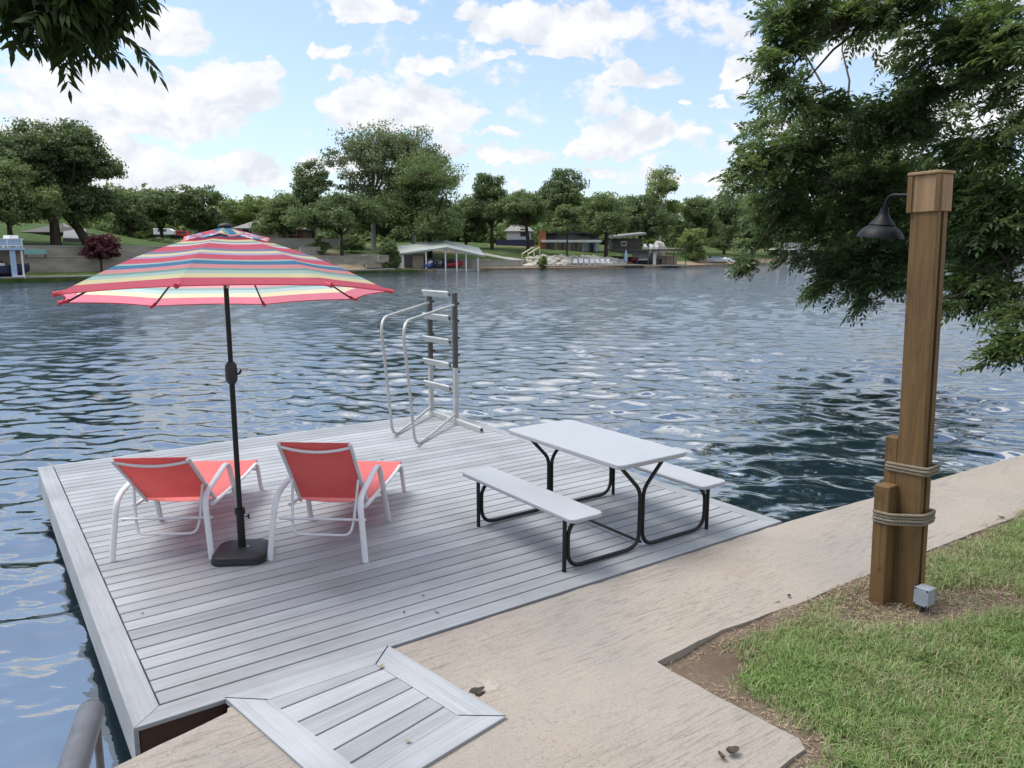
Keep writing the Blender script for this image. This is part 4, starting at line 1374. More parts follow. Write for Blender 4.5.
# grid rows along the bank
pts = []
for i in range(len(BK) - 1):
    a, b = BK[i], BK[i + 1]
    L = math.hypot(b[0] - a[0], b[1] - a[1])
    n = max(1, int(L / (6 if -120 < a[0] < 200 else 60)))
    for k in range(n): pts.append((a[0] + (b[0] - a[0]) * k / n, a[1] + (b[1] - a[1]) * k / n))
pts.append(BK[-1])
# smoothed normals
nr = []
for i in range(len(pts)):
    a, b = pts[max(0, i - 3)], pts[min(len(pts) - 1, i + 3)]
    dx, dy = b[0] - a[0], b[1] - a[1]
    L = math.hypot(dx, dy)
    nr.append((-dy / L, dx / L))
rows = [-30, -3, 0, .05, 2.5, 4, 5.6, 6, 6.9, 7.1, 8.2, 8.4, 11, 14, 18, 24, 31, 40, 50, 60, 75, 90, 120, 170, 240, 330, 450, 650, 1000, 1800]
vs, fs, bare = [], [], []
mx_, my_ = -.60, .80
for (p, n) in zip(pts, nr):
    for d in rows:
        k = min(1, max(0, (d - 60) / 300))
        nx_, ny_ = n[0] * (1 - k) + mx_ * k, n[1] * (1 - k) + my_ * k
        x, y = p[0] + nx_ * d, p[1] + ny_ * d
        z = prof(d, p[0])
        if d > 9: z += .25 * math.sin(x * .13 + y * .05) * min(1, d / 30)
        vs.append((x, y, z))
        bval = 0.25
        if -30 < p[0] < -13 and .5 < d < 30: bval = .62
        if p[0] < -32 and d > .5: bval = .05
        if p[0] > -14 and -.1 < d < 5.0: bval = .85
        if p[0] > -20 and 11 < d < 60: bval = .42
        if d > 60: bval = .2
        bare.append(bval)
nr_ = len(rows)
for i in range(len(pts) - 1):
    for j in range(nr_ - 1):
        a = i * nr_ + j
        fs.append((a, a + nr_, a + nr_ + 1, a + 1))
mb = MB(); mb.add(vs, fs)
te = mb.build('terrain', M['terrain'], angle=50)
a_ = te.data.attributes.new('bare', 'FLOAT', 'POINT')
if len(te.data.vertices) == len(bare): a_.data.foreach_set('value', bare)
tag(te, 'grassy far bank rising behind the lake', 'terrain', kind='structure')

# ================================================================== water
nth, r0, r1 = 1000, 2.2, 900.0
nrw = 1500
th0, th1 = R(-62), R(66)
rr = r0 * (r1 / r0) ** np.linspace(0, 1, nrw)
tt = np.linspace(th0, th1, nth)
RRm, TTm = np.meshgrid(rr, tt, indexing='ij')
X = RRm * np.sin(TTm); Y = RRm * np.cos(TTm)
Z = np.zeros_like(X)
DX = np.zeros_like(X); DY = np.zeros_like(X)
cell = RRm * (math.log(r1 / r0) / nrw)
wr = np.random.default_rng(21)
env = .72 + .28 * np.clip(vnoise(X, Y, .35, 31), -1.5, 1.5)
calm = 1 - .35 * np.exp(-(((X + 3.5) / 2.2) ** 2 + ((Y - 4.2) / 2.5) ** 2))
for i in range(110):
    lam = .15 * (1.25 / .15) ** wr.uniform(0, 1)
    k = 2 * PI / lam
    ang = wr.normal(R(-100), .62)          # waves running mostly towards the viewer
    slope = .028 * (lam / 1.0) ** .10 * wr.uniform(.5, 1.3)
    amp = slope / k
    ph = wr.uniform(0, 2 * PI)
    damp = np.clip((lam / cell - 2.5) / 3.5, 0, 1)
    arg = k * (X * math.cos(ang) + Y * math.sin(ang)) + ph
    Z += amp * np.cos(arg) * damp * env * calm
    DX -= .8 * amp * math.cos(ang) * np.sin(arg) * damp * env
    DY -= .8 * amp * math.sin(ang) * np.sin(arg) * damp * env
Vw = np.stack([X + DX, Y + DY, Z + WATER], -1).reshape(-1, 3)
I = np.arange(nrw * nth).reshape(nrw, nth)
Fw = np.stack([I[:-1, :-1], I[:-1, 1:], I[1:, 1:], I[1:, :-1]], -1).reshape(-1, 4)
me = bpy.data.meshes.new('water')
me.vertices.add(len(Vw)); me.vertices.foreach_set('co', Vw.astype(np.float32).ravel())
me.loops.add(len(Fw) * 4); me.loops.foreach_set('vertex_index', Fw.astype(np.int32).ravel())
me.polygons.add(len(Fw))
me.polygons.foreach_set('loop_start', np.arange(0, 4 * len(Fw), 4, dtype=np.int32)); me.polygons.foreach_set('loop_total', np.full(len(Fw), 4, np.int32))
me.polygons.foreach_set('use_smooth', np.ones(len(Fw), bool))
me.update(calc_edges=True)
me.materials.append(M['water'])
wa = bpy.data.objects.new('water', me); COL.objects.link(wa)
tag(wa, 'rippled blue lake reflecting sky and trees', 'lake', kind='structure')

# ================================================================== far trees
def far_tree(name, label, px, Y, top, bot, w, seed, n=5200, leaf=.5, mat='leaf_oak', bark='bark', lobes=7, tb=.5, trunk_r=.35, group='trees on the far bank', depth=None, tilt=0, lob=(.34, .52), gaps=.5, cx=None, clump=.20):
    rg = np.random.default_rng(seed)
    B = at(px, HOR, Y)
    k = (Y * 1.0) / F
    z0 = terr(B.x, Y) - .2
    zt, zb = at(px, top, Y).z, at(px, bot, Y).z
    zb -= 3.5 * k
    hw = w * k / 2 * 1.1
    n = int(n * 3.4); leaf *= .76
    hz = (zt - zb) / 2
    C0 = np.array([((cx if cx is not None else px) - px) * k, 0, (zt + zb) / 2 - z0])
    root = thing(name, label, 'tree', (B.x, Y, z0), 0, group)
    ells = []
    dp = depth or hw
    for i in range(lobes):
        v = rg.normal(0, 1, 3); v /= np.linalg.norm(v)
        v *= rg.uniform(.35, .70)
        if v[2] < -.2 and rg.uniform() < .5: v[2] *= 1.15
        sc = rg.uniform(*lob)
        c = C0 + v * np.array([hw, dp, hz])
        # keep inside the outline
        ells.append((c, np.array([hw * sc, dp * sc, hz * sc * 1.05])))
    ells.append((C0 + np.array([0, 0, hz * .5]), np.array([hw * .5, dp * .5, hz * .48])))
    Cs, Ns, Ts, Wt = [], [], [], []
    cl = []
    vol = [e[1].prod() ** (2 / 3) for e in ells]
    tot = sum(vol)
    ncl = max(24, int(n / 60))
    for (c, r), vv in zip(ells, vol):
        m = max(3, int(ncl * vv / tot))
        for j in range(m):
            v = rg.normal(0, 1, 3); v /= np.linalg.norm(v)
            if v[2] < -.3: v[2] *= .5
            p = c + v * r * rg.uniform(.55, 1.05)
            cl.append((p, float(r.mean()) * clump * rg.uniform(.7, 1.5) + leaf * .6, rg.uniform(-.22, .22)))
    per = max(10, int(n / len(cl)))
    for (p, rad, tn) in cl:
        m = int(per * rg.uniform(.6, 1.4))
        v = np.clip(rg.normal(0, 1, (m, 3)), -1.5, 1.5) * np.array([1, 1, .62]) * rad * .62
        Cs.append(p + v)
        Ns.append(unit(v + np.array([0, 0, .6 * rad]) + rg.normal(0, .6 * rad, (m, 3))))
        Ts.append(np.full(m, .5 + tn) + rg.normal(0, .16, m))
    Cc = np.concatenate(Cs); Nn = np.concatenate(Ns); Tt = np.concatenate(Ts)
    m = len(Cc)
    Ax = unit(np.cross(Nn, rg.normal(0, 1, (m, 3))) + np.array([0, 0, -.35]))
    L = leaf * rg.uniform(.6, 1.35, m)
    V, Fq = leaf_quads(Cc - Ax * L[:, None] * .5, Ax, Nn, L, L * rg.uniform(.45, .75, m))
    quads_obj('crown', V, Fq, Tt, M[mat], root)
    tk = MB()
    fz = max(1.0, (zb - z0) + hz * .35)
    fork = np.array([C0[0] * .5 + tilt, 0, fz])
    tk.tube([(0, 0, -.4), (0, 0, .3), (tilt * .4, 0, fz * .5), tuple(fork)], [trunk_r * 1.35, trunk_r * 1.05, trunk_r * .9, trunk_r * .75], 9)
    for (c, r) in ells:
        limb(tk, fork, c, trunk_r * .5, trunk_r * .14, .25, 5, int(abs(c[0] * 97) + seed))
    for (p, rad, tn) in cl[::3]:
        j = min(range(len(ells)), key=lambda q: np.linalg.norm(ells[q][0] - p))
        tk.tube([tuple(ells[j][0]), tuple((ells[j][0] + p) / 2 + rg.normal(0, .1, 3) * r.mean() * .3), tuple(p)], [trunk_r * .13, trunk_r * .09, trunk_r * .05], 4, caps=False)
    tk.build('trunk', M[bark], root)
    return root

T_ = far_tree
T_('oak_tree', 'big dark oak leaning over the driveway at far left, behind the red shrub', 88, 90, 122, 226, 84, 1, 9000, .42, 'leaf_oak', tb=.5, lobes=11, trunk_r=.5, tilt=-2.2, cx=84, lob=(.26, .44), clump=.24)
T_('oak_tree', 'tall oak with straight trunk at the far left, by the brown brick wall', 57, 88, 118, 214, 92, 2, 9000, .42, 'leaf_oak', lobes=11, trunk_r=.55, cx=40, lob=(.26, .44), clump=.24)
T_('leafy_tree', 'yellow green bushy tree at the left edge above the white boat dock', 12, 82, 152, 238, 84, 3, 6500, .38, 'leaf_mid', lobes=9, trunk_r=.3)
T_('leafy_tree', 'dark round tree behind the parked vehicles, left one of a touching pair', 163, 132, 185, 236, 66, 4, 5200, .5, 'leaf_oak', lobes=8)
T_('leafy_tree', 'dark round tree behind the umbrella top, right one of a touching pair', 206, 136, 186, 236, 66, 5, 5200, .5, 'leaf_oak', lobes=8)
T_('leafy_tree', 'low dark tree filling under the oaks beside the driveway', 132, 118, 192, 236, 46, 61, 3600, .45, 'leaf_oak', lobes=6)
T_('leafy_tree', 'pale yellow green tree over the tan house roof', 258, 140, 196, 232, 60, 6, 4200, .5, 'leaf_light', lobes=7)
T_('leafy_tree', 'small bright tree far behind the tan house', 232, 170, 198, 236, 40, 7, 3000, .6, 'leaf_light', lobes=6)
T_('leafy_tree', 'bluish green tree just right of the tan house', 285, 128, 194, 240, 56, 8, 4200, .48, 'leaf_mid', lobes=7)
T_('oak_tree', 'dark pointed oak standing above the other trees, left of the cottonwood', 314, 138, 157, 236, 54, 9, 5200, .5, 'leaf_oak', lobes=9, lob=(.24, .4))
T_('leafy_tree', 'dark spreading tree on the bare slope left of the green bush', 342, 113, 194, 240, 86, 10, 6400, .44, 'leaf_oak', lobes=9, trunk_r=.25)
T_('cottonwood_tree', 'tallest cottonwood with pale trunk and thin airy crown', 374, 128, 121, 214, 98, 12, 5200, .5, 'leaf_cotton', 'bark_pale', lobes=13, trunk_r=.42, lob=(.20, .34), clump=.30)
T_('cottonwood_tree', 'second tall cottonwood merging with the first, over the pale green boathouse', 414, 130, 125, 222, 84, 13, 4800, .5, 'leaf_cotton', 'bark_pale', lobes=11, trunk_r=.42, lob=(.22, .36), clump=.28)
T_('weeping_tree', 'broad drooping grey green tree directly behind the pale green boathouse', 430, 121, 150, 247, 114, 14, 12000, .42, 'leaf_mid', lobes=13, trunk_r=.4, lob=(.28, .45))
T_('leafy_tree', 'dark tree filling below the cottonwoods', 385, 134, 190, 243, 90, 15, 5600, .5, 'leaf_oak', lobes=8)
T_('leafy_tree', 'dark gappy tree between the weeping tree and the white house', 492, 142, 174, 236, 56, 16, 4600, .5, 'leaf_oak', lobes=9, lob=(.24, .42))
T_('leafy_tree', 'low dark tree at the top of the pale boat ramp', 466, 146, 196, 244, 44, 17, 3600, .5, 'leaf_oak', lobes=6)
T_('leafy_tree', 'mid green tree with crooked trunk in front of the white house', 528, 134, 190, 228, 56, 18, 4600, .46, 'leaf_mid', lobes=8, cx=524)
T_('oak_tree', 'dark round oak rising behind the flat roofed house', 566, 160, 166, 226, 62, 19, 5000, .55, 'leaf_oak', lobes=9, lob=(.24, .42))
T_('leafy_tree', 'light green spreading tree on the lawn at the flat roofed house', 606, 137, 190, 237, 66, 20, 6200, .46, 'leaf_mid', lobes=9)
T_('leafy_tree', 'small young tree on the lawn before the flat roofed house', 567, 131, 204, 235, 38, 22, 3600, .42, 'leaf_mid', lobes=6, trunk_r=.14)
T_('leafy_tree', 'dark mass of foliage behind the dark boathouse', 640, 168, 192, 244, 60, 23, 5000, .55, 'leaf_oak', lobes=8)
T_('cottonwood_tree', 'tall thin light green tree above the dark boathouse', 660, 176, 165, 226, 46, 24, 3000, .55, 'leaf_light', 'bark_pale', lobes=10, lob=(.2, .34), trunk_r=.3, clump=.3)
T_('leafy_tree', 'mid green round tree right of the tall thin tree', 694, 178, 196, 250, 52, 25, 4600, .58, 'leaf_mid', lobes=8)
T_('leafy_tree', 'bright green low tree at the water right of the dark boathouse', 695, 158, 226, 258, 36, 26, 3400, .48, 'leaf_light', lobes=6)
T_('leafy_tree', 'dark green tree above the parked watercraft', 724, 188, 194, 250, 50, 27, 4600, .6, 'leaf_oak', lobes=8)
T_('leafy_tree', 'green tree just left of the hanging pecan boughs', 752, 200, 191, 252, 50, 28, 4600, .6, 'leaf_mid', lobes=8)
lab = ['wide dark tree behind the white railed dock', 'tree beyond the white railed dock, seen through the pecan boughs', 'far tree seen just left of the black lamp', 'far tree directly behind the cedar post head', 'far tree right of the cedar post, lower crown', 'taller far tree at the right edge behind the pecan']
for i, (px, w, tp) in enumerate(((786, 54, 196), (826, 60, 194), (868, 62, 198), (912, 60, 196), (962, 66, 200), (1012, 66, 196))):
    T_('leafy_tree', lab[i], px, 225 + 14 * i, tp, 252, w, 40 + i, 4200, .7, 'leaf_oak' if i % 2 else 'leaf_mid', lobes=8)
lab = ['tree beyond the left frame edge behind the white boat dock', 'second tree beyond the left frame edge', 'third tree well beyond the left frame edge']
for i, (px, Y) in enumerate(((-55, 86), (-130, 78), (-230, 70))):
    T_('oak_tree', lab[i], px, Y, 135, 238, 110, 70 + i, 5200, .45, 'leaf_oak', lobes=9)

# low shrubs on the slope
def shrub(name, label, px, Y, top, bot, w, seed, n, leaf, mat, group=None):
    r = far_tree(name, label, px, Y, top, bot, w, seed, n, leaf, mat, lobes=6, trunk_r=.09, group=group)
    r['category'] = 'shrub'
    return r
shrub('red_shrub', 'dark red leaved shrub on the terraced wall at the left', 100, 83, 234, 262, 44, 80, 3600, .26, 'leaf_red')
shrub('bush', 'green bush at the water edge left of the pale green boathouse', 389, 109, 237, 270, 24, 81, 4200, .32, 'leaf_mid', 'bushes along the far bank')
shrub('bush', 'small grey green bush on the upper wall left of the bare slope', 318, 112, 240, 256, 26, 82, 1800, .3, 'leaf_mid', 'bushes along the far bank')
shrub('bush', 'upright reedy bush before the pale rocks', 542, 122, 254, 270, 10, 83, 900, .3, 'leaf_light', 'bushes along the far bank')
shrub('bush', 'low dark hedge bush behind the umbrella crown', 160, 108, 238, 248, 40, 84, 1800, .3, 'leaf_oak', 'bushes along the far bank')
shrub('bush', 'low bush under the cottonwoods by the upper wall', 352, 120, 236, 248, 30, 85, 1600, .3, 'leaf_oak', 'bushes along the far bank')

# the wood closing the view behind
rgw = np.random.default_rng(99)
Cs, Ts = [], []
for i in range(820):
    px = rgw.uniform(-420, 1250); lowb = i >= 520
    Yb = np.interp(px, [-400, 0, 200, 500, 700, 1000, 1250], [150, 180, 200, 215, 260, 330, 380]) + rgw.uniform(0, 45)
    top = np.interp(px, [-400, 0, 100, 230, 280, 400, 480, 560, 700, 800, 1250], [160, 172, 180, 205, 205, 190, 200, 195, 198, 196, 205]) + rgw.uniform(-4, 14)
    if lowb:
        Yb -= 22; top = np.interp(px, [-400, 200, 700, 1250], [214, 216, 222, 228]) + rgw.uniform(-7, 7)
    zt = at(px, top, Yb).z; B_ = at(px, HOR, Yb)
    z0 = terr(B_.x, Yb)
    hw = rgw.uniform(4, 7)
    for j in range(9):
        v = rgw.normal(0, 1, 3); v /= np.linalg.norm(v)
        q = rgw.uniform(.1, 1)
        c = np.array([B_.x, Yb, z0 + (zt - z0) * .5]) + v * np.array([hw, hw * .6, (zt - z0) * .46]) * .85
        m = 34
        Cs.append(c + rgw.normal(0, 1, (m, 3)) * np.array([1.1, 1.1, .8])); Ts.append(np.full(m, rgw.uniform(.25, .7)) + rgw.normal(0, .12, m))
Cc = np.concatenate(Cs); Tt = np.concatenate(Ts); m = len(Cc)
Nn = unit(rgw.normal(0, 1, (m, 3)) + np.array([0, -.3, .7])); Ax = unit(np.cross(Nn, rgw.normal(0, 1, (m, 3))))
L = rgw.uniform(.8, 1.7, m)
V, Fq = leaf_quads(Cc, Ax, Nn, L, L * .7)
wd_ = quads_obj('distant_wood', V, Fq, Tt, M['leaf_mid'])
tag(wd_, 'dark green wood closing the view behind the far houses', 'wood', kind='stuff')
# ================================================================== buildings and docks on the far bank
def spot(px, Y):
    p = at(px, HOR, Y)
    return p.x, Y
def pz(py, Y): return at(512, py, Y).z
def pw(n, Y): return n * Y / F

# ---- two-storey dock at the left edge
Y = 72.5
x0, _ = spot(-75, Y); x1, _ = spot(23, Y)
d = thing('boat_dock', 'white two storey boat dock with railed roof deck at the left edge', 'boat dock', (x1, Y, WATER), R(30))
def dl(x, y): return (x1 + x * math.cos(R(30)) - y * math.sin(R(30)), Y + x * math.sin(R(30)) + y * math.cos(R(30)))
Wd = x1 - x0
zf, zd, zr = pz(280, Y) - WATER, pz(247.5, Y) - WATER, pz(238.5, Y) - WATER
MB().box(-Wd, 0, 0, 2.4, zf - .25, zf + .25).build('floor', M['wall_white'], d, smooth=False)
MB().box(-Wd - .2, .1, -.2, 2.5, zd - .22, zd).build('roof_deck', M['blue_pale'], d, smooth=False)
rl = MB()
for k in range(9): rl.box(-k * Wd / 8 - .05, -k * Wd / 8 + .03, -.15, -.08, zd, zr)
rl.box(-Wd, .05, -.16, -.07, zr - .08, zr); rl.box(-Wd, .05, -.15, -.09, zd + .12, zd + .2)
rl.box(-.03, .05, -.1, 2.4, zr - .08, zr)
rl.build('railing', M['wall_white'], d, smooth=False)
MB().box(-Wd, 0, -.125, -.105, zd + .2, zr - .08).build('railing_panel', M['blue_pale'], d, smooth=False)
for xx, mt in ((-.75, 'blue_pale'), (-.1, 'wall_white'), (-2.2, 'wall_white'), (-5, 'wall_white'), (-9, 'wall_white')):
    w_ = .32 if mt == 'blue_pale' else .10
    MB().box(xx - w_, xx + w_ * .4, -.05, .25, zf, zd - .22).build('post', M[mt], d, smooth=False)
MB().box(-Wd, 0, 2.3, 2.4, zf, zd - .25).build('rear_wall', M['wall_tan'], d, smooth=False)
sg = MB(); sg.box(-1.0, .02, -.25, -.05, zf - .15, zf + .42); s_ = sg.build('end_panel', M['wall_white'], d, smooth=False)
MB().box(-.85, -.15, -.275, -.252, zf + .02, zf + .25).build('red_stripe', M['red'], s_, smooth=False)

def boat_hull(L, Wb, Hh):
    mb = MB(); rings = []
    n = 9
    for i in range(n):
        q = i / (n - 1)
        w = Wb / 2 * (1 - max(0, (q - .45) / .55) ** 2.2 * .96)
        zt = Hh * (1 + .25 * q * q)
        zk = Hh * .05 + Hh * .5 * max(0, (q - .7) / .3) ** 2
        x = (q - .5) * L
        rings.append([(x, -w, zt), (x, -w * .82, zk + Hh * .35), (x, 0, zk), (x, w * .82, zk + Hh * .35), (x, w, zt), (x, w * .8, zt + .02), (x, 0, zt + .08 * q), (x, -w * .8, zt + .02)])
    vs = [p for r in rings for p in r]; fs = []
    for i in range(n - 1):
        for k in range(8):
            l = (k + 1) % 8
            fs.append((i * 8 + k, i * 8 + l, (i + 1) * 8 + l, (i + 1) * 8 + k))
    fs.append(tuple(range(7, -1, -1))); fs.append(tuple((n - 1) * 8 + k for k in range(8)))
    return mb.add(vs, fs)
def jet_ski(label, x, y, z, rz, m1, m2, L=2.9):
    r = thing('jet_ski', label, 'jet ski', (x, y, z), rz, 'watercraft along the far bank')
    boat_hull(L, 1.15, .5).build('hull', M[m1], r)
    mb = MB(); mb.tube([(-1.1, 0, .62), (-.5, 0, .82), (.1, 0, .78)], [.22, .26, .2], 10); mb.build('seat', M[m2], r)
    mb = MB(); mb.tube([(.1, 0, .7), (.35, 0, 1.02), (.95, 0, .68)], [.2, .24, .12], 10); mb.tube([(.2, -.42, 1.1), (.28, 0, 1.12), (.2, .42, 1.1)], .035, 8); mb.build('console', M[m1], r)
    return r
def motor_boat(label, x, y, z, rz, m1, m2, L=5.5):
    r = thing('motor_boat', label, 'boat', (x, y, z), rz, 'watercraft along the far bank')
    boat_hull(L, 2.1, .95).build('hull', M[m1], r)
    mb = MB(); mb.box(-L * .32, L * .05, -.8, .8, .92, 1.25); mb.build('seats', M[m2], r, bevel=.1)
    mb = MB(); mb.add([(L * .06, -.85, 1.0), (L * .06, .85, 1.0), (L * .0, .75, 1.6), (L * .0, -.75, 1.6), (L * .09, -.85, 1.0), (L * .09, .85, 1.0), (L * .03, .75, 1.6), (L * .03, -.75, 1.6)],
                      [(3, 2, 1, 0), (4, 5, 6, 7), (0, 1, 5, 4), (2, 3, 7, 6), (1, 2, 6, 5), (3, 0, 4, 7)]); mb.build('windscreen', M['glass_dark'], r, smooth=False)
    return r
motor_boat('dark blue boat hanging in the slip of the white dock at left', *dl(-1.9, 1.2), WATER + zf + .3, R(42), 'navy', 'wall_white', 4.6)
def chair_mesh(w=.7):
    mb = MB()
    mb.box(-w / 2, w / 2, -.35, .3, .36, .44)
    M4 = Matrix.Translation((0, .3, .42)) @ Matrix.Rotation(R(-18), 4, 'X')
    mb.box(-w / 2, w / 2, -.03, .04, 0, .72, M4)
    for sx in (-1, 1):
        mb.box(sx * w / 2 - .05, sx * w / 2 + .05, -.4, .35, .60, .65)
        for yy in (-.36, .3): mb.box(sx * w / 2 - .04, sx * w / 2 + .04, yy - .04, yy + .04, 0, .6)
    return mb
chp = chair_mesh().build('garden_chair', M['wall_white'], smooth=False, bevel=.01)
first = [True]
def chair(label, x, y, z, rz, sc, group):
    o = chp if first[0] else chp.copy()
    if not first[0]: COL.objects.link(o)
    first[0] = False
    o.location = (x, y, z); o.rotation_euler = (0, 0, rz); o.scale = (sc, sc, sc)
    tag(o, label, 'chair', group)
chair('white chair on the roof deck of the left dock, nearer its corner', *dl(-.75, .6), WATER + zd, R(15), 1.0, 'white chairs on the far docks')
chair('white chair on the roof deck of the left dock, nearer the frame edge', *dl(-1.5, .6), WATER + zd, R(-10), 1.0, 'white chairs on the far docks')

# ---- terraced retaining walls on the left bank (follow the shore)
def shore_pt(px_t, d):
    """point at distance d behind the shore, px_t = parameter along the listed bank points"""
    i = int(px_t); q = px_t - i
    a, b = BK[i], BK[i + 1]
    x, y = a[0] + (b[0] - a[0]) * q, a[1] + (b[1] - a[1]) * q
    dx, dy = b[0] - a[0], b[1] - a[1]; L = math.hypot(dx, dy)
    return Vector((x - dy / L * d, y + dx / L * d, 0))
def wall_run(name, label, pts, z0, z1, th, mat, group='retaining walls on the far bank'):
    c = sum(pts, Vector()) / len(pts)
    r = thing(name, label, 'retaining wall', (c.x, c.y, z0), 0, group)
    mb = MB(); n = len(pts)
    for i in range(n - 1):
        a, b = pts[i] - c, pts[i + 1] - c
        mb.bar((a.x, a.y, (z1 - z0) / 2), (b.x, b.y, (z1 - z0) / 2), th, z1 - z0)
    mb.build('wall', mat, r, smooth=False)
    cp = MB()
    for i in range(n - 1):
        a, b = pts[i] - c, pts[i + 1] - c
        cp.bar((a.x, a.y, z1 - z0 + .05), (b.x, b.y, z1 - z0 + .05), th + .12, .1)
    cp.build('coping', M['far_conc_pale'], r, smooth=False)
    return r
low = wall_run('retaining_wall', 'lower tan concrete retaining wall behind the left lawn', [shore_pt(3.2, 7.0), shore_pt(4.3, 7.0), shore_pt(5.0, 7.0), shore_pt(5.98, 7.0)], -.1, 1.80, .5, M['far_conc'])
wall_run('retaining_wall', 'upper grey concrete retaining wall behind the red shrub', [shore_pt(3.2, 8.3), shore_pt(4.3, 8.3), shore_pt(5.0, 8.3), shore_pt(5.98, 8.3)], 1.5, 2.86, .45, M['far_conc'])
# teal band and the stair scar on the lower wall
a = at(33, 257.5, 78.6); 
tl = thing('bench', 'long turquoise bench against the upper concrete wall at left', 'bench', (a.x + .9, 77.6, 1.78), math.atan2(13, 14), None)
MB().box(-1.0, 1.0, -.25, .2, .30, .38).build('seat', M['teal_paint'], tl, smooth=False)
MB().box(-1.0, 1.0, .16, .24, .38, .80).build('backrest', M['teal_paint'], tl, smooth=False)
for xx in (-.85, .85): MB().box(xx - .06, xx + .06, -.2, .15, -.02, .30).build('leg', M['dark_alu'], tl, smooth=False)
# shore edging
wall_run('shore_kerb', 'low concrete edging along the left lawn at the water', [shore_pt(3.0, .3), shore_pt(4.5, .3), shore_pt(5.5, .3), shore_pt(6.0, .3), shore_pt(6.95, .3)], WATER - .8, WATER + .42, .5, M['far_conc'])
# mid bank walls
def wall_px(label, a, b, y0, y1, mat, th=.4):
    pa, pb = at(a[0], HOR, a[1]), at(b[0], HOR, b[1])
    Ym = (a[1] + b[1]) / 2
    pa.z = pb.z = 0
    return wall_run('retaining_wall', label, [pa, pb], pz(y0, Ym), pz(y1, Ym), th, mat)
wall_px('long pale wall below the tan house', (268, 116), (346, 124), 248.5, 239, M['far_conc_pale'])
wall_px('short grey wall step under the long pale wall', (300, 109), (320, 111), 256, 247.5, M['far_conc_pale'])
wall_px('low tan wall along the foot of the bare slope', (312, 99), (372, 104.5), 264.5, 256.5, M['far_conc'])
wall_px('small wall beside the slope steps', (378, 106), (388, 107), 262, 256, M['far_conc'])
wall_px('pale lakeside wall between boathouse and boat ramp', (470, 121), (521, 124), 266.5, 261, M['far_conc_pale'])
wall_px('rough stone wall behind the pale green boathouse', (436, 119.0), (490, 122.5), 266, 260, M['stone'])
# slope steps
st_ = thing('garden_steps', 'concrete steps climbing the bare slope left of the bush', 'steps', (at(374, HOR, 106).x, 106, pz(264, 106)), R(25))
mb = MB()
for k in range(6): mb.box(-1.0, 1.0, k * .5, k * .5 + 3, -.5, .22 * (k + 1))
mb.build('flight', M['far_conc'], st_, smooth=False)

# driveway
mb = MB()
L1 = [at(64, HOR, 92), at(86, HOR, 93), at(88, HOR, 106), at(82, HOR, 120), at(60, HOR, 135), at(40, HOR, 137), at(66, HOR, 118), at(66, HOR, 104)]
poly = [(p.x, p.y) for p in L1]
n = len(poly)
vs = [(p[0], p[1], terr(p[0], p[1]) + .32) for p in poly]
order = [(0, 1, 2, 7), (7, 2, 3, 6), (6, 3, 4, 5)]
mb.add(vs + [(v[0], v[1], v[2] - .6) for v in vs], order + [(0, 8, 9, 1), (1, 9, 10, 2), (2, 10, 11, 3), (3, 11, 12, 4), (4, 12, 13, 5), (5, 13, 14, 6), (6, 14, 15, 7), (7, 15, 8, 0)])
dv = mb.build('driveway', M['asphalt'], smooth=False)
tag(dv, 'grey driveway climbing between the left oaks', 'driveway', kind='structure')

# generic house
def window_(parent, x, y, z, w, h, face='y'):
    fr_ = MB(); fr_.box(x - w / 2 - .1, x + w / 2 + .1, y - .07, y + .05, z - .1, z + h + .1)
    f = fr_.build('window', M['wall_white'], parent, smooth=False)
    MB().box(x - w / 2, x + w / 2, y - .085, y - .071, z, z + h).build('pane', M['glass_dark'], f, smooth=False)
def house(name, label, px0, px1, Y, ybase, yeave, ytop, dp, mw, mr, wins, roof='hip', over=.6):
    x0, _ = spot(px0, Y); x1, _ = spot(px1, Y)
    zb, ze, zt = pz(ybase, Y), pz(yeave, Y), pz(ytop, Y)
    r = thing(name, label, 'house', ((x0 + x1) / 2, Y, zb), 0)
    hw = (x1 - x0) / 2
    MB().box(-hw, hw, 0, dp, -2, ze - zb).build('wall', mw, r, smooth=False)
    rf = MB(); e = ze - zb; t = zt - zb
    if roof == 'hip':
        vs = [(-hw - over, -over, e), (hw + over, -over, e), (hw + over, dp + over, e), (-hw - over, dp + over, e), (-hw * .45, dp * .5, t), (hw * .45, dp * .5, t)]
        rf.add(vs + [(v[0], v[1], v[2] - .18) for v in vs[:4]], [(0, 1, 5, 4), (1, 2, 5), (2, 3, 4, 5), (3, 0, 4), (0, 6, 7, 1), (1, 7, 8, 2), (2, 8, 9, 3), (3, 9, 6, 0), (9, 8, 7, 6)])
    else:
        rf.box(-hw - over, hw + over, -over, dp + over, e, t)
    rf.build('roof', mr, r, smooth=False)
    for (wx, wz, ww, wh) in wins: window_(r, wx * hw, 0, wz, ww, wh)
    return r, hw
house('house', 'tan house with grey hip roof behind the umbrella crown', 238, 279, 128, 237, 228, 219.5, 8, M['wall_tan'], M['roof_grey'], [(-.5, .5, 1.6, .9)])
r, hw = house('house', 'low dark house wing right of the tan house', 276, 304, 134, 237, 229, 224, 7, M['wall_brick'], M['roof_grey'], [(0, .4, 2.4, 1.0)])
r, hw = house('house', 'low brown brick building behind the left oaks', 26, 57, 99, 242.5, 232, 225, 7, M['wall_brick'], M['dark_roof'], [], over=.4)
r, hw = house('house', 'white house with one square window above a dark blue base', 507, 531, 158, 240, 231, 223, 8, M['wall_white'], M['roof_grey'], [(.35, .7, 1.2, 1.5)])
MB().box(-hw - 2.2, hw + .6, -1.2, -.05, -2.5, .05).build('base_skirt', M['navy'], r, smooth=False)
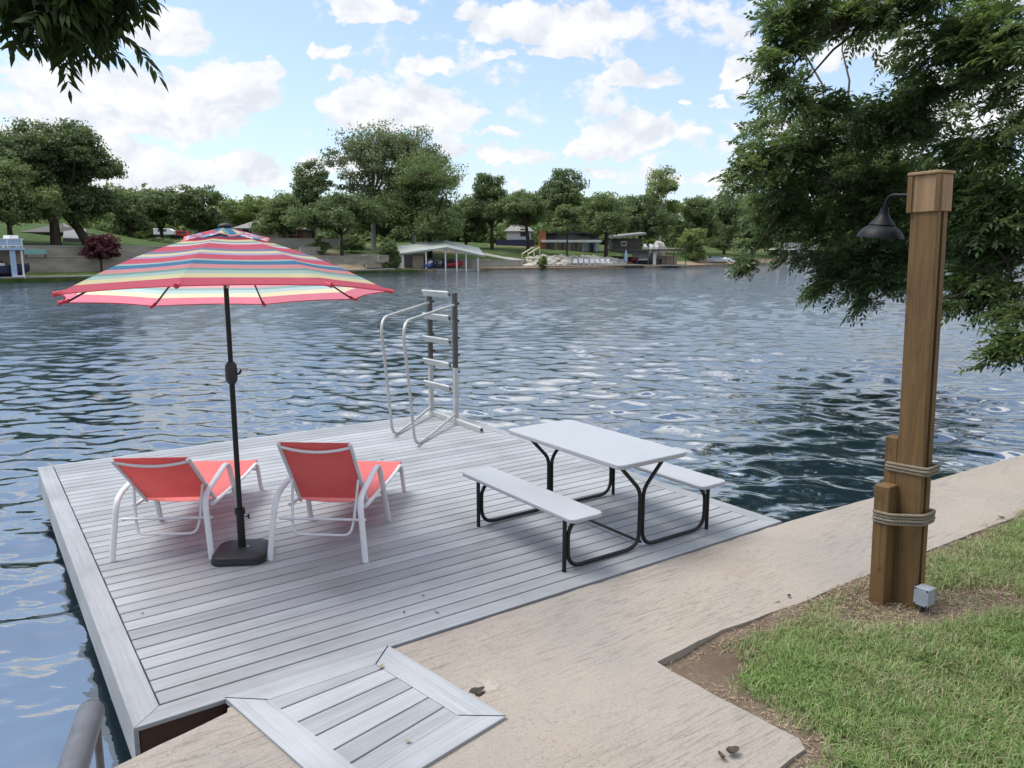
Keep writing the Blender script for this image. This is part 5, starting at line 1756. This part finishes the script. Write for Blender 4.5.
# flat roofed house with the orange chimney block
Y = 147
x0, _ = spot(543, Y); x1, _ = spot(600, Y)
zb, zm, zt = pz(252, Y), pz(241.5, Y), pz(233, Y)
fh = thing('house', 'flat roofed dark glass house with an orange wood end block', 'house', ((x0 + x1) / 2, Y, zb), 0)
hw = (x1 - x0) / 2
MB().box(-hw, hw, 2.2, 9, -1.5, zt - zb).build('wall', M['glass_dark'], fh, smooth=False)
MB().box(-hw - .7, -hw + .55, .8, 3.5, -1.5, zt - zb + .5).build('end_block', M['wall_orange'], fh, smooth=False)
MB().box(-hw - .3, hw + .3, .3, 9.2, zm - zb - .15, zm - zb + .30).build('white_fascia', M['wall_white'], fh, smooth=False)
MB().box(-hw - 1, hw + .6, 1, 10, zt - zb, zt - zb + .35).build('roof', M['dark_roof'], fh, smooth=False)
for k in range(8):
    xx = -hw + 1.2 + k * (2 * hw - 1.6) / 7
    MB().box(xx - .10, xx + .10, 2.02, 2.19, 0, zm - zb - .15).build('column', M['wall_white'] if k % 2 else M['dark_alu'], fh, smooth=False)
for k in range(5):
    xx = -hw + 2.6 + k * 1.9
    MB().box(xx - .45, xx + .45, 2.15, 2.195, .2, 1.8).build('pane', M['blue_pale'] if k > 2 else M['wall_tan'], fh, smooth=False)
# house with a slanted roof, dark, behind the boathouse
Y = 156
x0, _ = spot(612, Y); x1, _ = spot(641, Y)
zb = pz(250, Y)
hs = thing('house', 'dark house with slanted grey roof left of the roof chairs', 'house', ((x0 + x1) / 2, Y, zb), 0)
hw = (x1 - x0) / 2
MB().box(-hw, hw, 0, 6, -1, pz(238.5, Y) - zb).build('wall', M['dark_roof'], hs, smooth=False)
za, zc = pz(236.8, Y) - zb, pz(233, Y) - zb
rf = MB(); rf.add([(-hw - .3, -1.2, za), (hw + .8, -1.2, zc), (hw + .8, 7, zc + .4), (-hw - .3, 7, za + .4), (-hw - .3, -1.2, za - .4), (hw + .8, -1.2, zc - .4), (hw + .8, 7, zc), (-hw - .3, 7, za)],
       [(0, 1, 2, 3), (7, 6, 5, 4), (0, 4, 5, 1), (1, 5, 6, 2), (2, 6, 7, 3), (3, 7, 4, 0)])
rf.build('roof', M['roof_grey'], hs, smooth=False)
window_(hs, -hw * .2, 0, .9, .9, .7)
# glimpsed house behind the pecan at right
house('house', 'pale roofed house glimpsed low behind the pecan at the right edge', 990, 1040, 262, 250, 245, 240.5, 9, M['wall_tan'], M['wall_white'], [])
house('house', 'small pale gabled house peeping above trees near the pecan tips', 728, 744, 214, 222, 216, 211, 8, M['wall_tan'], M['roof_grey'], [])

# ---- pale green roofed boathouse
Y = 112
x0, _ = spot(400, Y); x1, _ = spot(480, Y)
bh = thing('boathouse', 'open boathouse with pale green gable roof and white posts', 'boathouse', (at(447, HOR, Y).x, Y, WATER), R(8))
xl, xr = x0 - bh.location.x, x1 - bh.location.x
zf, zp, zl, zr = .35, pz(247, Y) - WATER, pz(253.5, Y) - WATER, pz(255.5, Y) - WATER
MB().box(xl + .2, xr, 0, 6.5, 0, zf).build('floor', M['far_conc_pale'], bh, smooth=False)
def roof_pl(name, xa, za_, xb, zb_, mat):
    mb = MB()
    vs = [(xa, -.7, za_), (xb, -.7, zb_), (xb, 7, zb_ + 1.1), (xa, 7, za_ + 1.1)]
    mb.add(vs + [(v[0], v[1], v[2] - .25) for v in vs], [(0, 1, 2, 3), (7, 6, 5, 4), (0, 4, 5, 1), (1, 5, 6, 2), (2, 6, 7, 3), (3, 7, 4, 0)])
    return mb.build(name, mat, bh, smooth=False)
roof_pl('roof', xl - .3, zl, -.004, zp, M['roof_green'])
roof_pl('roof', .004, zp, xr + .6, zr, M['roof_green'])
MB().box(xl - .3, xl + .6, -.5, 5, zf, zl - .25).build('end_wall', M['wall_white'], bh, smooth=False)
for xx in (-3.0, -.25, 1.35, 2.7, xr - .3):
    t_ = (zp + (zl - zp) * (-xx / -xl)) if xx < 0 else (zp + (zr - zp) * (xx / xr))
    MB().box(xx - .10, xx + .10, -.3, -.1, 0, t_ - .22).build('post', M['wall_white'], bh, smooth=False)
MB().box(-4.9, -3.3, 1.2, 3, zf, 2.2).build('store_room', M['wall_tan'], bh, smooth=False)
MB().box(-6.2, -4.95, 1.0, 1.2, zf + .3, 2.3).build('dark_doorway', M['glass_dark'], bh, smooth=False)
MB().box(xl, xr, 6.3, 6.45, zf, 1.7).build('rear_wall', M['stone'], bh, smooth=False)
o = bh.location
jet_ski('blue and white jet ski under the left half of the green boathouse', o.x - 2.3, Y + .6, WATER + .5, R(75), 'blue', 'wall_white', 3.0)
jet_ski('black jet ski beside the middle posts of the green boathouse', o.x - .9, Y + 1.6, WATER + .5, R(80), 'black_plastic', 'blue_pale', 3.0)
jet_ski('red and black jet ski under the right half of the green boathouse', o.x + .9, Y + 1.0, WATER + .6, R(10), 'red', 'black_plastic', 2.6)
# ---- boat ramp, rails
ra, rb = at(452, HOR, 140), at(519, HOR, 125)
mb = MB(); mb.bar((ra.x, ra.y, pz(249.5, 140)), (rb.x, rb.y, pz(261.5, 125)), 3.0, .5)
bp_ = mb.build('boat_ramp', M['far_conc_pale'], smooth=False)
tag(bp_, 'pale sloping concrete ramp down to the lake', 'boat ramp', kind='structure')
hrx = at(522, HOR, 125)
sr = thing('stair_rail', 'pair of yellowish stair rails between ramp and pale rocks', 'stair rail', (hrx.x, 125, pz(266, 125)), 0)
for dx in (0, 1.0):
    mb = MB(); mb.bar((dx, 0, 1.9), (dx + 2.0, 5, 3.0), .16, .16); mb.bar((dx, 0, -.3), (dx, 0, 1.9), .16, .16); mb.bar((dx + 1.0, 2.5, .5), (dx + 1.0, 2.5, 2.45), .16, .16); mb.bar((dx + 2.0, 5, 1), (dx + 2.0, 5, 3.0), .16, .16)
    mb.build('rail', M['yellow_rail'], sr, smooth=False)
# ---- pale rocks (riprap)
rgk = random.Random(5)
rk = MB()
for i in range(130):
    px = rgk.uniform(527, 624); Yk = np.interp(px, [527, 624], [124, 134]) + rgk.uniform(0, 4)
    p = at(px, HOR, Yk)
    rk.blob((p.x, Yk, terr(p.x, Yk) + rgk.uniform(-.2, .25)), (rgk.uniform(.5, 1.1), rgk.uniform(.4, .8), rgk.uniform(.3, .6)), i, .22, 1)
o = rk.build('riprap', M['stone'], smooth=False)
tag(o, 'bank of pale limestone rocks below the flat roofed house', 'rocks', kind='stuff')
for i in range(7):
    px = 575.5 + i * 5.6
    Yk = 128.3 + i * .55
    chair('white chair in the row on the pale rock terrace, number %s from its left end' % ['first', 'second', 'third', 'fourth', 'fifth', 'sixth', 'last'][i] if False else
          ['leftmost white chair of the row above the lakeside dock', 'second white chair from the left in the lakeside row', 'third white chair from the left in the lakeside row', 'middle white chair of the lakeside row of seven',
           'white chair just right of the middle in the lakeside row', 'second white chair from the right in the lakeside row', 'rightmost white chair of the lakeside row'][i],
          at(px, HOR, Yk).x, Yk, pz(265.3, Yk), R(-5 + 4 * i), .95, 'white chairs on the far docks')
# lakeside dock strip
da, db = at(534, HOR, 124.5), at(690, HOR, 148)
dk = thing('lakeside_dock', 'long low wooden dock along the rocks in front of the flat roofed house', 'dock', (da.x, da.y, WATER), 0)
mb = MB(); e = at(640, HOR, 133.5); mb.bar((0, 0, .52), (e.x - da.x, e.y - da.y, .52), 3.2, .18); mb.build('platform', M['dock_wood'], dk, smooth=False)
mb = MB(); mb.bar((0, 0, .2), (e.x - da.x, e.y - da.y, .2), 2.6, .4); mb.build('dark_frame', M['dark_roof'], dk, smooth=False)
# ---- dark boathouse with roof deck
Y = 137
x0, _ = spot(604, Y); x1, _ = spot(688, Y)
db_ = thing('boathouse', 'dark open boathouse with flat roof deck and thin posts', 'boathouse', ((x0 + x1) / 2, Y, WATER), R(4))
hw = (x1 - x0) / 2
zt = pz(249.3, Y) - WATER
MB().box(-hw * .80, hw, 0, 7, zt - .28, zt).build('roof_deck', M['dark_roof'], db_, smooth=False)
MB().box(-hw, hw, 0, 7, .25, .5).build('floor', M['dock_wood'], db_, smooth=False)
rl = MB()
for k in range(13):
    xx = -hw * .6 + k * hw * 1.58 / 12
    rl.box(xx - .03, xx + .03, .05, .11, zt, zt + .95)
rl.box(-hw * .62, hw, .05, .11, zt + .92, zt + .97)
rl.build('railing', M['dark_alu'], db_, smooth=False)
for xx in (-hw * .55, -hw * .2, .5, 2.2, 3.6, 5.0, hw - .2):
    MB().box(xx - .06, xx + .06, .1, .25, .5, zt - .28).build('post', M['dark_alu'], db_, smooth=False)
MB().box(-1.2, 2.0, 5.6, 5.75, .5, zt - .3).build('rear_panel', M['wall_white'], db_, smooth=False)
MB().box(1.45, 2.0, .6, .9, .5, zt - .3).build('white_pillar', M['wall_white'], db_, smooth=False)
MB().box(2.2, hw, 6.2, 6.35, .5, zt - 1.2).build('rear_wall', M['wall_tan'], db_, smooth=False)
o = db_.location
for i, px in enumerate((645.5, 651.5, 657)):
    chair(['left white chair on the dark boathouse roof', 'middle white chair on the dark boathouse roof', 'right white chair on the dark boathouse roof'][i], at(px, HOR, Y + 1.2).x, Y + 1.2, WATER + zt, R(12), .85, 'white chairs on the far docks')
motor_boat('dark motor boat moored under the dark boathouse', o.x + .6, Y + 1.8, WATER + .25, R(-12), 'black_plastic', 'wall_white', 5.0)
jet_ski('red jet ski on the dock floor left of the dark motor boat', o.x - 2.2, Y + 2, WATER + .5, R(5), 'red', 'black_plastic', 2.6)
fu = thing('folded_umbrella', 'folded pale blue umbrella standing on the lakeside dock', 'umbrella', (at(626, HOR, 134).x, 134, WATER + .5), 0)
MB().lathe([(0, .4), (.22, .45), (.30, 1.0), (.24, 1.8), (.06, 2.5), (0, 2.55)], 12).build('folded_canopy', M['blue_pale'], fu)
MB().tube([(0, 0, 0), (0, 0, .5)], .04, 8).build('pole', M['grey_alu'], fu)
bo = MB().blob((0, 0, .9), (1.0, .8, 1.5), 3, .2, 2).build('boulder', M['stone'])
bo.location = (at(652, HOR, 145).x, 145, terr(at(652, HOR, 145).x, 145)); tag(bo, 'tall pale boulder behind the roof chairs', 'boulder', 'pale boulders behind the dark boathouse')
bo = MB().blob((0, 0, .9), (1.3, .9, 1.9), 9, .2, 2).build('boulder', M['stone'])
bo.location = (at(659.5, HOR, 146).x, 146, terr(at(659.5, HOR, 146).x, 146) + .6); tag(bo, 'larger rounded pale boulder behind the right roof chair', 'boulder', 'pale boulders behind the dark boathouse')
# boats on the bank right of it
p = at(712, HOR, 160); motor_boat('white boat under a blue cover drawn up right of the dark boathouse', p.x, 160, WATER + .35, R(150), 'wall_white', 'blue', 6.0)
p = at(727, HOR, 168); jet_ski('white jet ski beside the covered boat', p.x, 168, WATER + .35, R(140), 'wall_white', 'blue_pale', 3.4)
wall_px('low pale wall behind the drawn up boats', (690, 163), (740, 176), 262, 257.5, M['far_conc'])
# ---- white railed dock on the right
Y = 203
x0, _ = spot(779, Y); x1, _ = spot(817, Y)
wd = thing('boat_dock', 'white two storey dock with railed roof, seen through the pecan leaves', 'boat dock', ((x0 + x1) / 2, Y, WATER), 0)
hw = (x1 - x0) / 2
zt, zr = pz(248.6, Y) - WATER, pz(243, Y) - WATER
MB().box(-hw, hw, 0, 8, .2, .6).build('floor', M['wall_white'], wd, smooth=False)
MB().box(-hw, hw, 0, 8, zt - .35, zt).build('roof_deck', M['wall_white'], wd, smooth=False)
rl = MB()
for k in range(16):
    xx = -hw + k * 2 * hw / 15
    rl.box(xx - .06, xx + .06, .05, .15, zt, zr)
rl.box(-hw, hw, .03, .17, zr - .12, zr); rl.build('railing', M['wall_white'], wd, smooth=False)
MB().box(-hw, hw, .19, .22, zt, zr - .3).build('railing_panel', M['far_conc_pale'], wd, smooth=False)
for xx in (-hw + .2, -hw * .45, .3, hw * .5, hw - .2):
    MB().box(xx - .14, xx + .14, .2, .48, .6, zt - .35).build('post', M['wall_white'], wd, smooth=False)
MB().box(-hw, hw, 7, 7.2, .6, zt - .35).build('rear_wall', M['dark_roof'], wd, smooth=False)
motor_boat('white boat in the slip of the white railed dock', wd.location.x + 1.5, Y + 2.6, WATER + .6, R(0), 'wall_white', 'red', 5.5)

# ---- parked vehicles on the hill
def car(label, px, Y, rz, body, L=4.4, Hc=1.5, van=False):
    p = at(px, HOR, Y)
    r = thing('parked_car', label, 'van' if van else 'car', (p.x, Y, terr(p.x, Y) + .25), rz, 'vehicles parked up the left bank')
    if van: pr = [(-.5, .35), (.5, .35), (.5, .75), (.42, .85), (.30, 1.0), (-.5, 1.0)]
    else: pr = [(-.5, .32), (.5, .32), (.5, .55), (.27, .62), (.13, 1.0), (-.3, 1.0), (-.42, .64), (-.5, .6)]
    mb = MB(); n = len(pr)
    vs = [(x * L, -.88, z * Hc) for x, z in pr] + [(x * L, .88, z * Hc) for x, z in pr]
    mb.add(vs, [tuple(range(n)), tuple(range(2 * n - 1, n - 1, -1))] + [(i, n + i, n + (i + 1) % n, (i + 1) % n) for i in range(n)])
    mb.build('body', M[body], r, smooth=False, bevel=.05)
    for sy in (-.885, .885):
        MB().box(-.28 * L, .16 * L, sy - .012, sy + .012, .66 * Hc, .92 * Hc).build('window', M['glass_dark'], r, smooth=False)
    for sx in (-.31, .31):
        for sy in (-.8, .8):
            w = MB(); w.tube([(sx * L, sy - .11, .33), (sx * L, sy + .11, .33)], .33, 14); w.build('wheel', M['tyre'], r)
    return r
car('white van parked above the green slope behind the umbrella', 166, 172, R(5), 'wall_white', 4.2, 2.0, True)
car('red car parked right of the white van', 185, 174, R(10), 'red', 4.2, 1.6)
# ================================================================== sky
SUN_EL, SUN_AZ = 62.0, -78.0          # azimuth measured from +Y towards +X (negative = left)
w = bpy.data.worlds.new('World'); scn.world = w
w.use_nodes = True
nt = w.node_tree
for n in list(nt.nodes): nt.nodes.remove(n)
out = nt.nodes.new('ShaderNodeOutputWorld')
bg = nt.nodes.new('ShaderNodeBackground')
SKY_S = .10
EXPO = 1.12
bg.inputs['Strength'].default_value = SKY_S
sky = nt.nodes.new('ShaderNodeTexSky')
sky.sky_type = 'NISHITA'
sky.sun_disc = False
sky.sun_elevation = R(SUN_EL)
sky.sun_rotation = R(SUN_AZ)
sky.altitude = 300; sky.air_density = 1.0; sky.dust_density = 1.2; sky.ozone_density = 1.0
tc = nt.nodes.new('ShaderNodeTexCoord')
sep = N(nt, 'ShaderNodeSeparateXYZ', {0: tc.outputs['Generated']})
az = mathn(nt, 'ARCTAN2', sep.outputs[0], sep.outputs[1])
el = mathn(nt, 'ARCSINE', sep.outputs[2])
ca = N(nt, 'ShaderNodeCombineXYZ', {0: az, 1: mathn(nt, 'MULTIPLY', el, 1.35), 2: 0.0})
n1 = N(nt, 'ShaderNodeTexNoise', {'Vector': ca.outputs[0], 'Scale': 13.0, 'Detail': 7.0, 'Roughness': .58, 'Distortion': .25})
n2 = N(nt, 'ShaderNodeTexNoise', {'Vector': ca.outputs[0], 'Scale': 34.0, 'Detail': 5.0, 'Roughness': .6})
n3 = N(nt, 'ShaderNodeTexNoise', {'Vector': ca.outputs[0], 'Scale': 5.0, 'Detail': 5.0, 'Roughness': .55})
dc = N(nt, 'ShaderNodeSeparateColor', {0: n1.outputs['Color']})
azd = mathn(nt, 'ADD', az, mathn(nt, 'MULTIPLY_ADD', dc.outputs[0], .11, -.055))
eld = mathn(nt, 'ADD', el, mathn(nt, 'MULTIPLY_ADD', dc.outputs[1], .07, -.035))
def azel(x, y):
    d = Vector(ray(x, y)).normalized()
    return math.atan2(d.x, d.y), math.asin(d.z)
CLOUDS = [ # px, py (bottom third of the cloud), half widths in px, weight
    (165, 32, 52, 30, 1.0), (222, 92, 66, 40, 1.15), (120, 108, 150, 56, 1.0), (255, 72, 36, 20, 1.0), (60, 165, 150, 60, .85), (45, 90, 70, 40, .75),
    (240, 172, 60, 24, .95), (150, 175, 70, 24, .9), (370, 10, 52, 18, 1.0), (330, 52, 24, 14, .95), (335, 76, 20, 10, .8), (548, 30, 112, 34, 1.1), (556, 54, 44, 12, .9), (430, 62, 34, 15, .8),
    (404, 112, 92, 32, 1.15), (370, 100, 44, 26, 1.1), (450, 108, 46, 16, .9), (640, 76, 40, 20, 1.0), (497, 61, 13, 7, .9), (738, 80, 30, 18, 1.1), (716, 102, 14, 7, .9), (678, 103, 13, 7, .9),
    (632, 136, 52, 26, 1.15), (600, 150, 40, 12, .9), (690, 140, 30, 9, .85), (512, 157, 48, 10, .95), (498, 138, 26, 6, .8), (700, 182, 46, 11, .8), (592, 172, 32, 9, .85), (770, 130, 34, 26, 1.0),
    (450, 146, 24, 9, .8), (882, 54, 60, 34, 1.0), (985, 110, 90, 60, 1.0), (790, 180, 60, 24, .8), (420, 180, 60, 14, .55), (330, 165, 50, 18, .7), (900, 180, 120, 40, .7),
    (-140, 90, 130, 70, 1.0), (-300, 20, 160, 80, 1.0), (1200, 40, 150, 70, 1.0), (1150, 170, 120, 40, .9), (520, -90, 120, 40, 1.0), (760, -130, 130, 50, 1.0), (250, -120, 120, 50, 1.0), (20, -110, 140, 50, 1.0), (480, -260, 170, 70, 1.0), (820, -320, 170, 80, 1.0)]
acc = None
for (x, y, hx, hy, wt) in CLOUDS:
    a0, e0 = azel(x, y)
    wx = abs(azel(x + hx, y)[0] - azel(x - hx, y)[0]) / 2
    wy = abs(azel(x, y - hy)[1] - azel(x, y + hy)[1]) / 2
    dx = mathn(nt, 'MULTIPLY_ADD', azd, 1 / wx, -a0 / wx)
    dy = mathn(nt, 'MULTIPLY_ADD', eld, 1 / wy, -e0 / wy)
    dy = mathn(nt, 'MAXIMUM', dy, mathn(nt, 'MULTIPLY', dy, -1.55))
    r2 = mathn(nt, 'MULTIPLY_ADD', dy, dy, mathn(nt, 'MULTIPLY', dx, dx))
    v = mathn(nt, 'MULTIPLY_ADD', r2, -wt, wt)
    acc = v if acc is None else mathn(nt, 'MAXIMUM', acc, v)
# scattered cumulus over the unseen dome, with high cover added for the light
gen = N(nt, 'ShaderNodeTexNoise', {'Vector': tc.outputs['Generated'], 'Scale': 3.2, 'Detail': 6.0, 'Roughness': .6})
behind = N(nt, 'ShaderNodeMapRange', {'Value': sep.outputs[1], 'From Min': .55, 'From Max': .25, 'To Min': 0.0, 'To Max': 1.0}).outputs[0]
high = N(nt, 'ShaderNodeMapRange', {'Value': sep.outputs[2], 'From Min': .40, 'From Max': .52, 'To Min': 0.0, 'To Max': 1.0}).outputs[0]  # unseen high band, added for the water to reflect
zen = N(nt, 'ShaderNodeMapRange', {'Value': sep.outputs[2], 'From Min': .52, 'From Max': .62, 'To Min': 1.0, 'To Max': .78}).outputs[0]
gm = mathn(nt, 'MULTIPLY', mathn(nt, 'MULTIPLY', mathn(nt, 'MAXIMUM', behind, high), zen), mathn(nt, 'SUBTRACT', mathn(nt, 'MULTIPLY_ADD', gen.outputs[0], 7.0, -1.0), mathn(nt, 'MULTIPLY_ADD', zen, -7.5, 9.2)))
top = N(nt, 'ShaderNodeMapRange', {'Value': sep.outputs[2], 'From Min': .74, 'From Max': .86, 'To Min': -3.0, 'To Max': 0.0}).outputs[0]  # unseen zenith cover added to whiten the ambient light
lm = N(nt, 'ShaderNodeMapRange', {'Value': az, 'From Min': -.52, 'From Max': -.22, 'To Min': 1.0, 'To Max': 0.0}).outputs[0]  # cover thinned at left so the near water reflects darker
gm = mathn(nt, 'SUBTRACT', gm, mathn(nt, 'MULTIPLY', lm, 1.5))
gm = mathn(nt, 'MAXIMUM', gm, mathn(nt, 'ADD', top, mathn(nt, 'MULTIPLY_ADD', gen.outputs[0], 7.0, -2.2)))
acc = mathn(nt, 'MAXIMUM', mathn(nt, 'MAXIMUM', acc, gm), -1.2)
den = mathn(nt, 'ADD', acc, mathn(nt, 'MULTIPLY_ADD', n1.outputs[0], 2.4, -1.25))
den = mathn(nt, 'ADD', den, mathn(nt, 'MULTIPLY_ADD', n2.outputs[0], 1.0, -.5))
cov = N(nt, 'ShaderNodeMapRange', {'Value': den, 'From Min': -.06, 'From Max': .32, 'To Min': 0.0, 'To Max': 1.0}, interpolation_type='SMOOTHSTEP').outputs[0]
core = N(nt, 'ShaderNodeMapRange', {'Value': mathn(nt, 'ADD', acc, mathn(nt, 'MULTIPLY_ADD', n2.outputs[0], 1.6, -.8)), 'From Min': .0, 'From Max': .95, 'To Min': 0.0, 'To Max': 1.0}).outputs[0]
CW = 1.0 / SKY_S / 2 ** EXPO
cb = N(nt, 'ShaderNodeVectorMath', {0: ca.outputs[0], 1: (-.012, .022, 0)}, operation='ADD')
n1b = N(nt, 'ShaderNodeTexNoise', {'Vector': cb.outputs[0], 'Scale': 13.0, 'Detail': 7.0, 'Roughness': .58, 'Distortion': .25})
rel = mathn(nt, 'MULTIPLY_ADD', mathn(nt, 'SUBTRACT', n1.outputs[0], n1b.outputs[0]), 5.0, .62, clamp=True)
core = mathn(nt, 'MULTIPLY', mathn(nt, 'MULTIPLY_ADD', core, .45, .55), rel, clamp=True)
ccol = mixc(nt, core, (.80 * CW, .84 * CW, .91 * CW), (1.08 * CW, 1.08 * CW, 1.08 * CW))
# thin high veil
veil = mathn(nt, 'MULTIPLY', N(nt, 'ShaderNodeMapRange', {'Value': n3.outputs[0], 'From Min': .45, 'From Max': .75, 'To Min': 0.0, 'To Max': 1.0}).outputs[0], .12)
hz = N(nt, 'ShaderNodeMapRange', {'Value': sep.outputs[2], 'From Min': 0.0, 'From Max': .33, 'To Min': .55, 'To Max': .14}).outputs[0]
s1 = mixc(nt, mathn(nt, 'MAXIMUM', veil, hz), sky.outputs[0], (.66 * CW, .80 * CW, .99 * CW))
glow = N(nt, 'ShaderNodeMapRange', {'Value': sep.outputs[2], 'From Min': .34, 'From Max': .55, 'To Min': 1.0, 'To Max': 1.9}).outputs[0]   # boost for high clouds out of view, added to brighten the water
ccol = N(nt, 'ShaderNodeVectorMath', {0: ccol, 3: glow}, operation='SCALE').outputs[0]
s2 = mixc(nt, mathn(nt, 'MULTIPLY', cov, .95), s1, ccol)
nt.links.new(s2, bg.inputs['Color'])
nt.links.new(bg.outputs[0], out.inputs[0])
try:
    w.cycles.sampling_method = 'MANUAL'
    w.cycles.sample_map_resolution = 512
except Exception: pass

sd = bpy.data.lights.new('sun', 'SUN')
so = bpy.data.objects.new('sun', sd); COL.objects.link(so)
sd.energy = 1.8
sd.angle = R(34)
sd.color = (1.0, .965, .90)
e, a = R(SUN_EL), R(SUN_AZ)
tosun = Vector((math.cos(e) * math.sin(a), math.cos(e) * math.cos(a), math.sin(e)))
so.rotation_euler = tosun.to_track_quat('Z', 'Y').to_euler()
so.location = tosun * 50

scn.view_settings.view_transform = 'Standard'
scn.view_settings.look = 'None'
scn.view_settings.exposure = EXPO
scn.view_settings.gamma = 1.0
scn.view_settings.use_curve_mapping = False
scn.render.engine = 'CYCLES'
scn.cycles.max_bounces = 8
scn.cycles.transparent_max_bounces = 8
scn.cycles.caustics_reflective = False
scn.cycles.caustics_refractive = False
scn.cycles.use_adaptive_sampling = True
scn.cycles.adaptive_threshold = .015
try:
    scn.cycles.use_denoising = True
    scn.cycles.denoiser = 'OPENIMAGEDENOISE'
    scn.cycles.denoising_prefilter = 'ACCURATE'
except Exception: pass
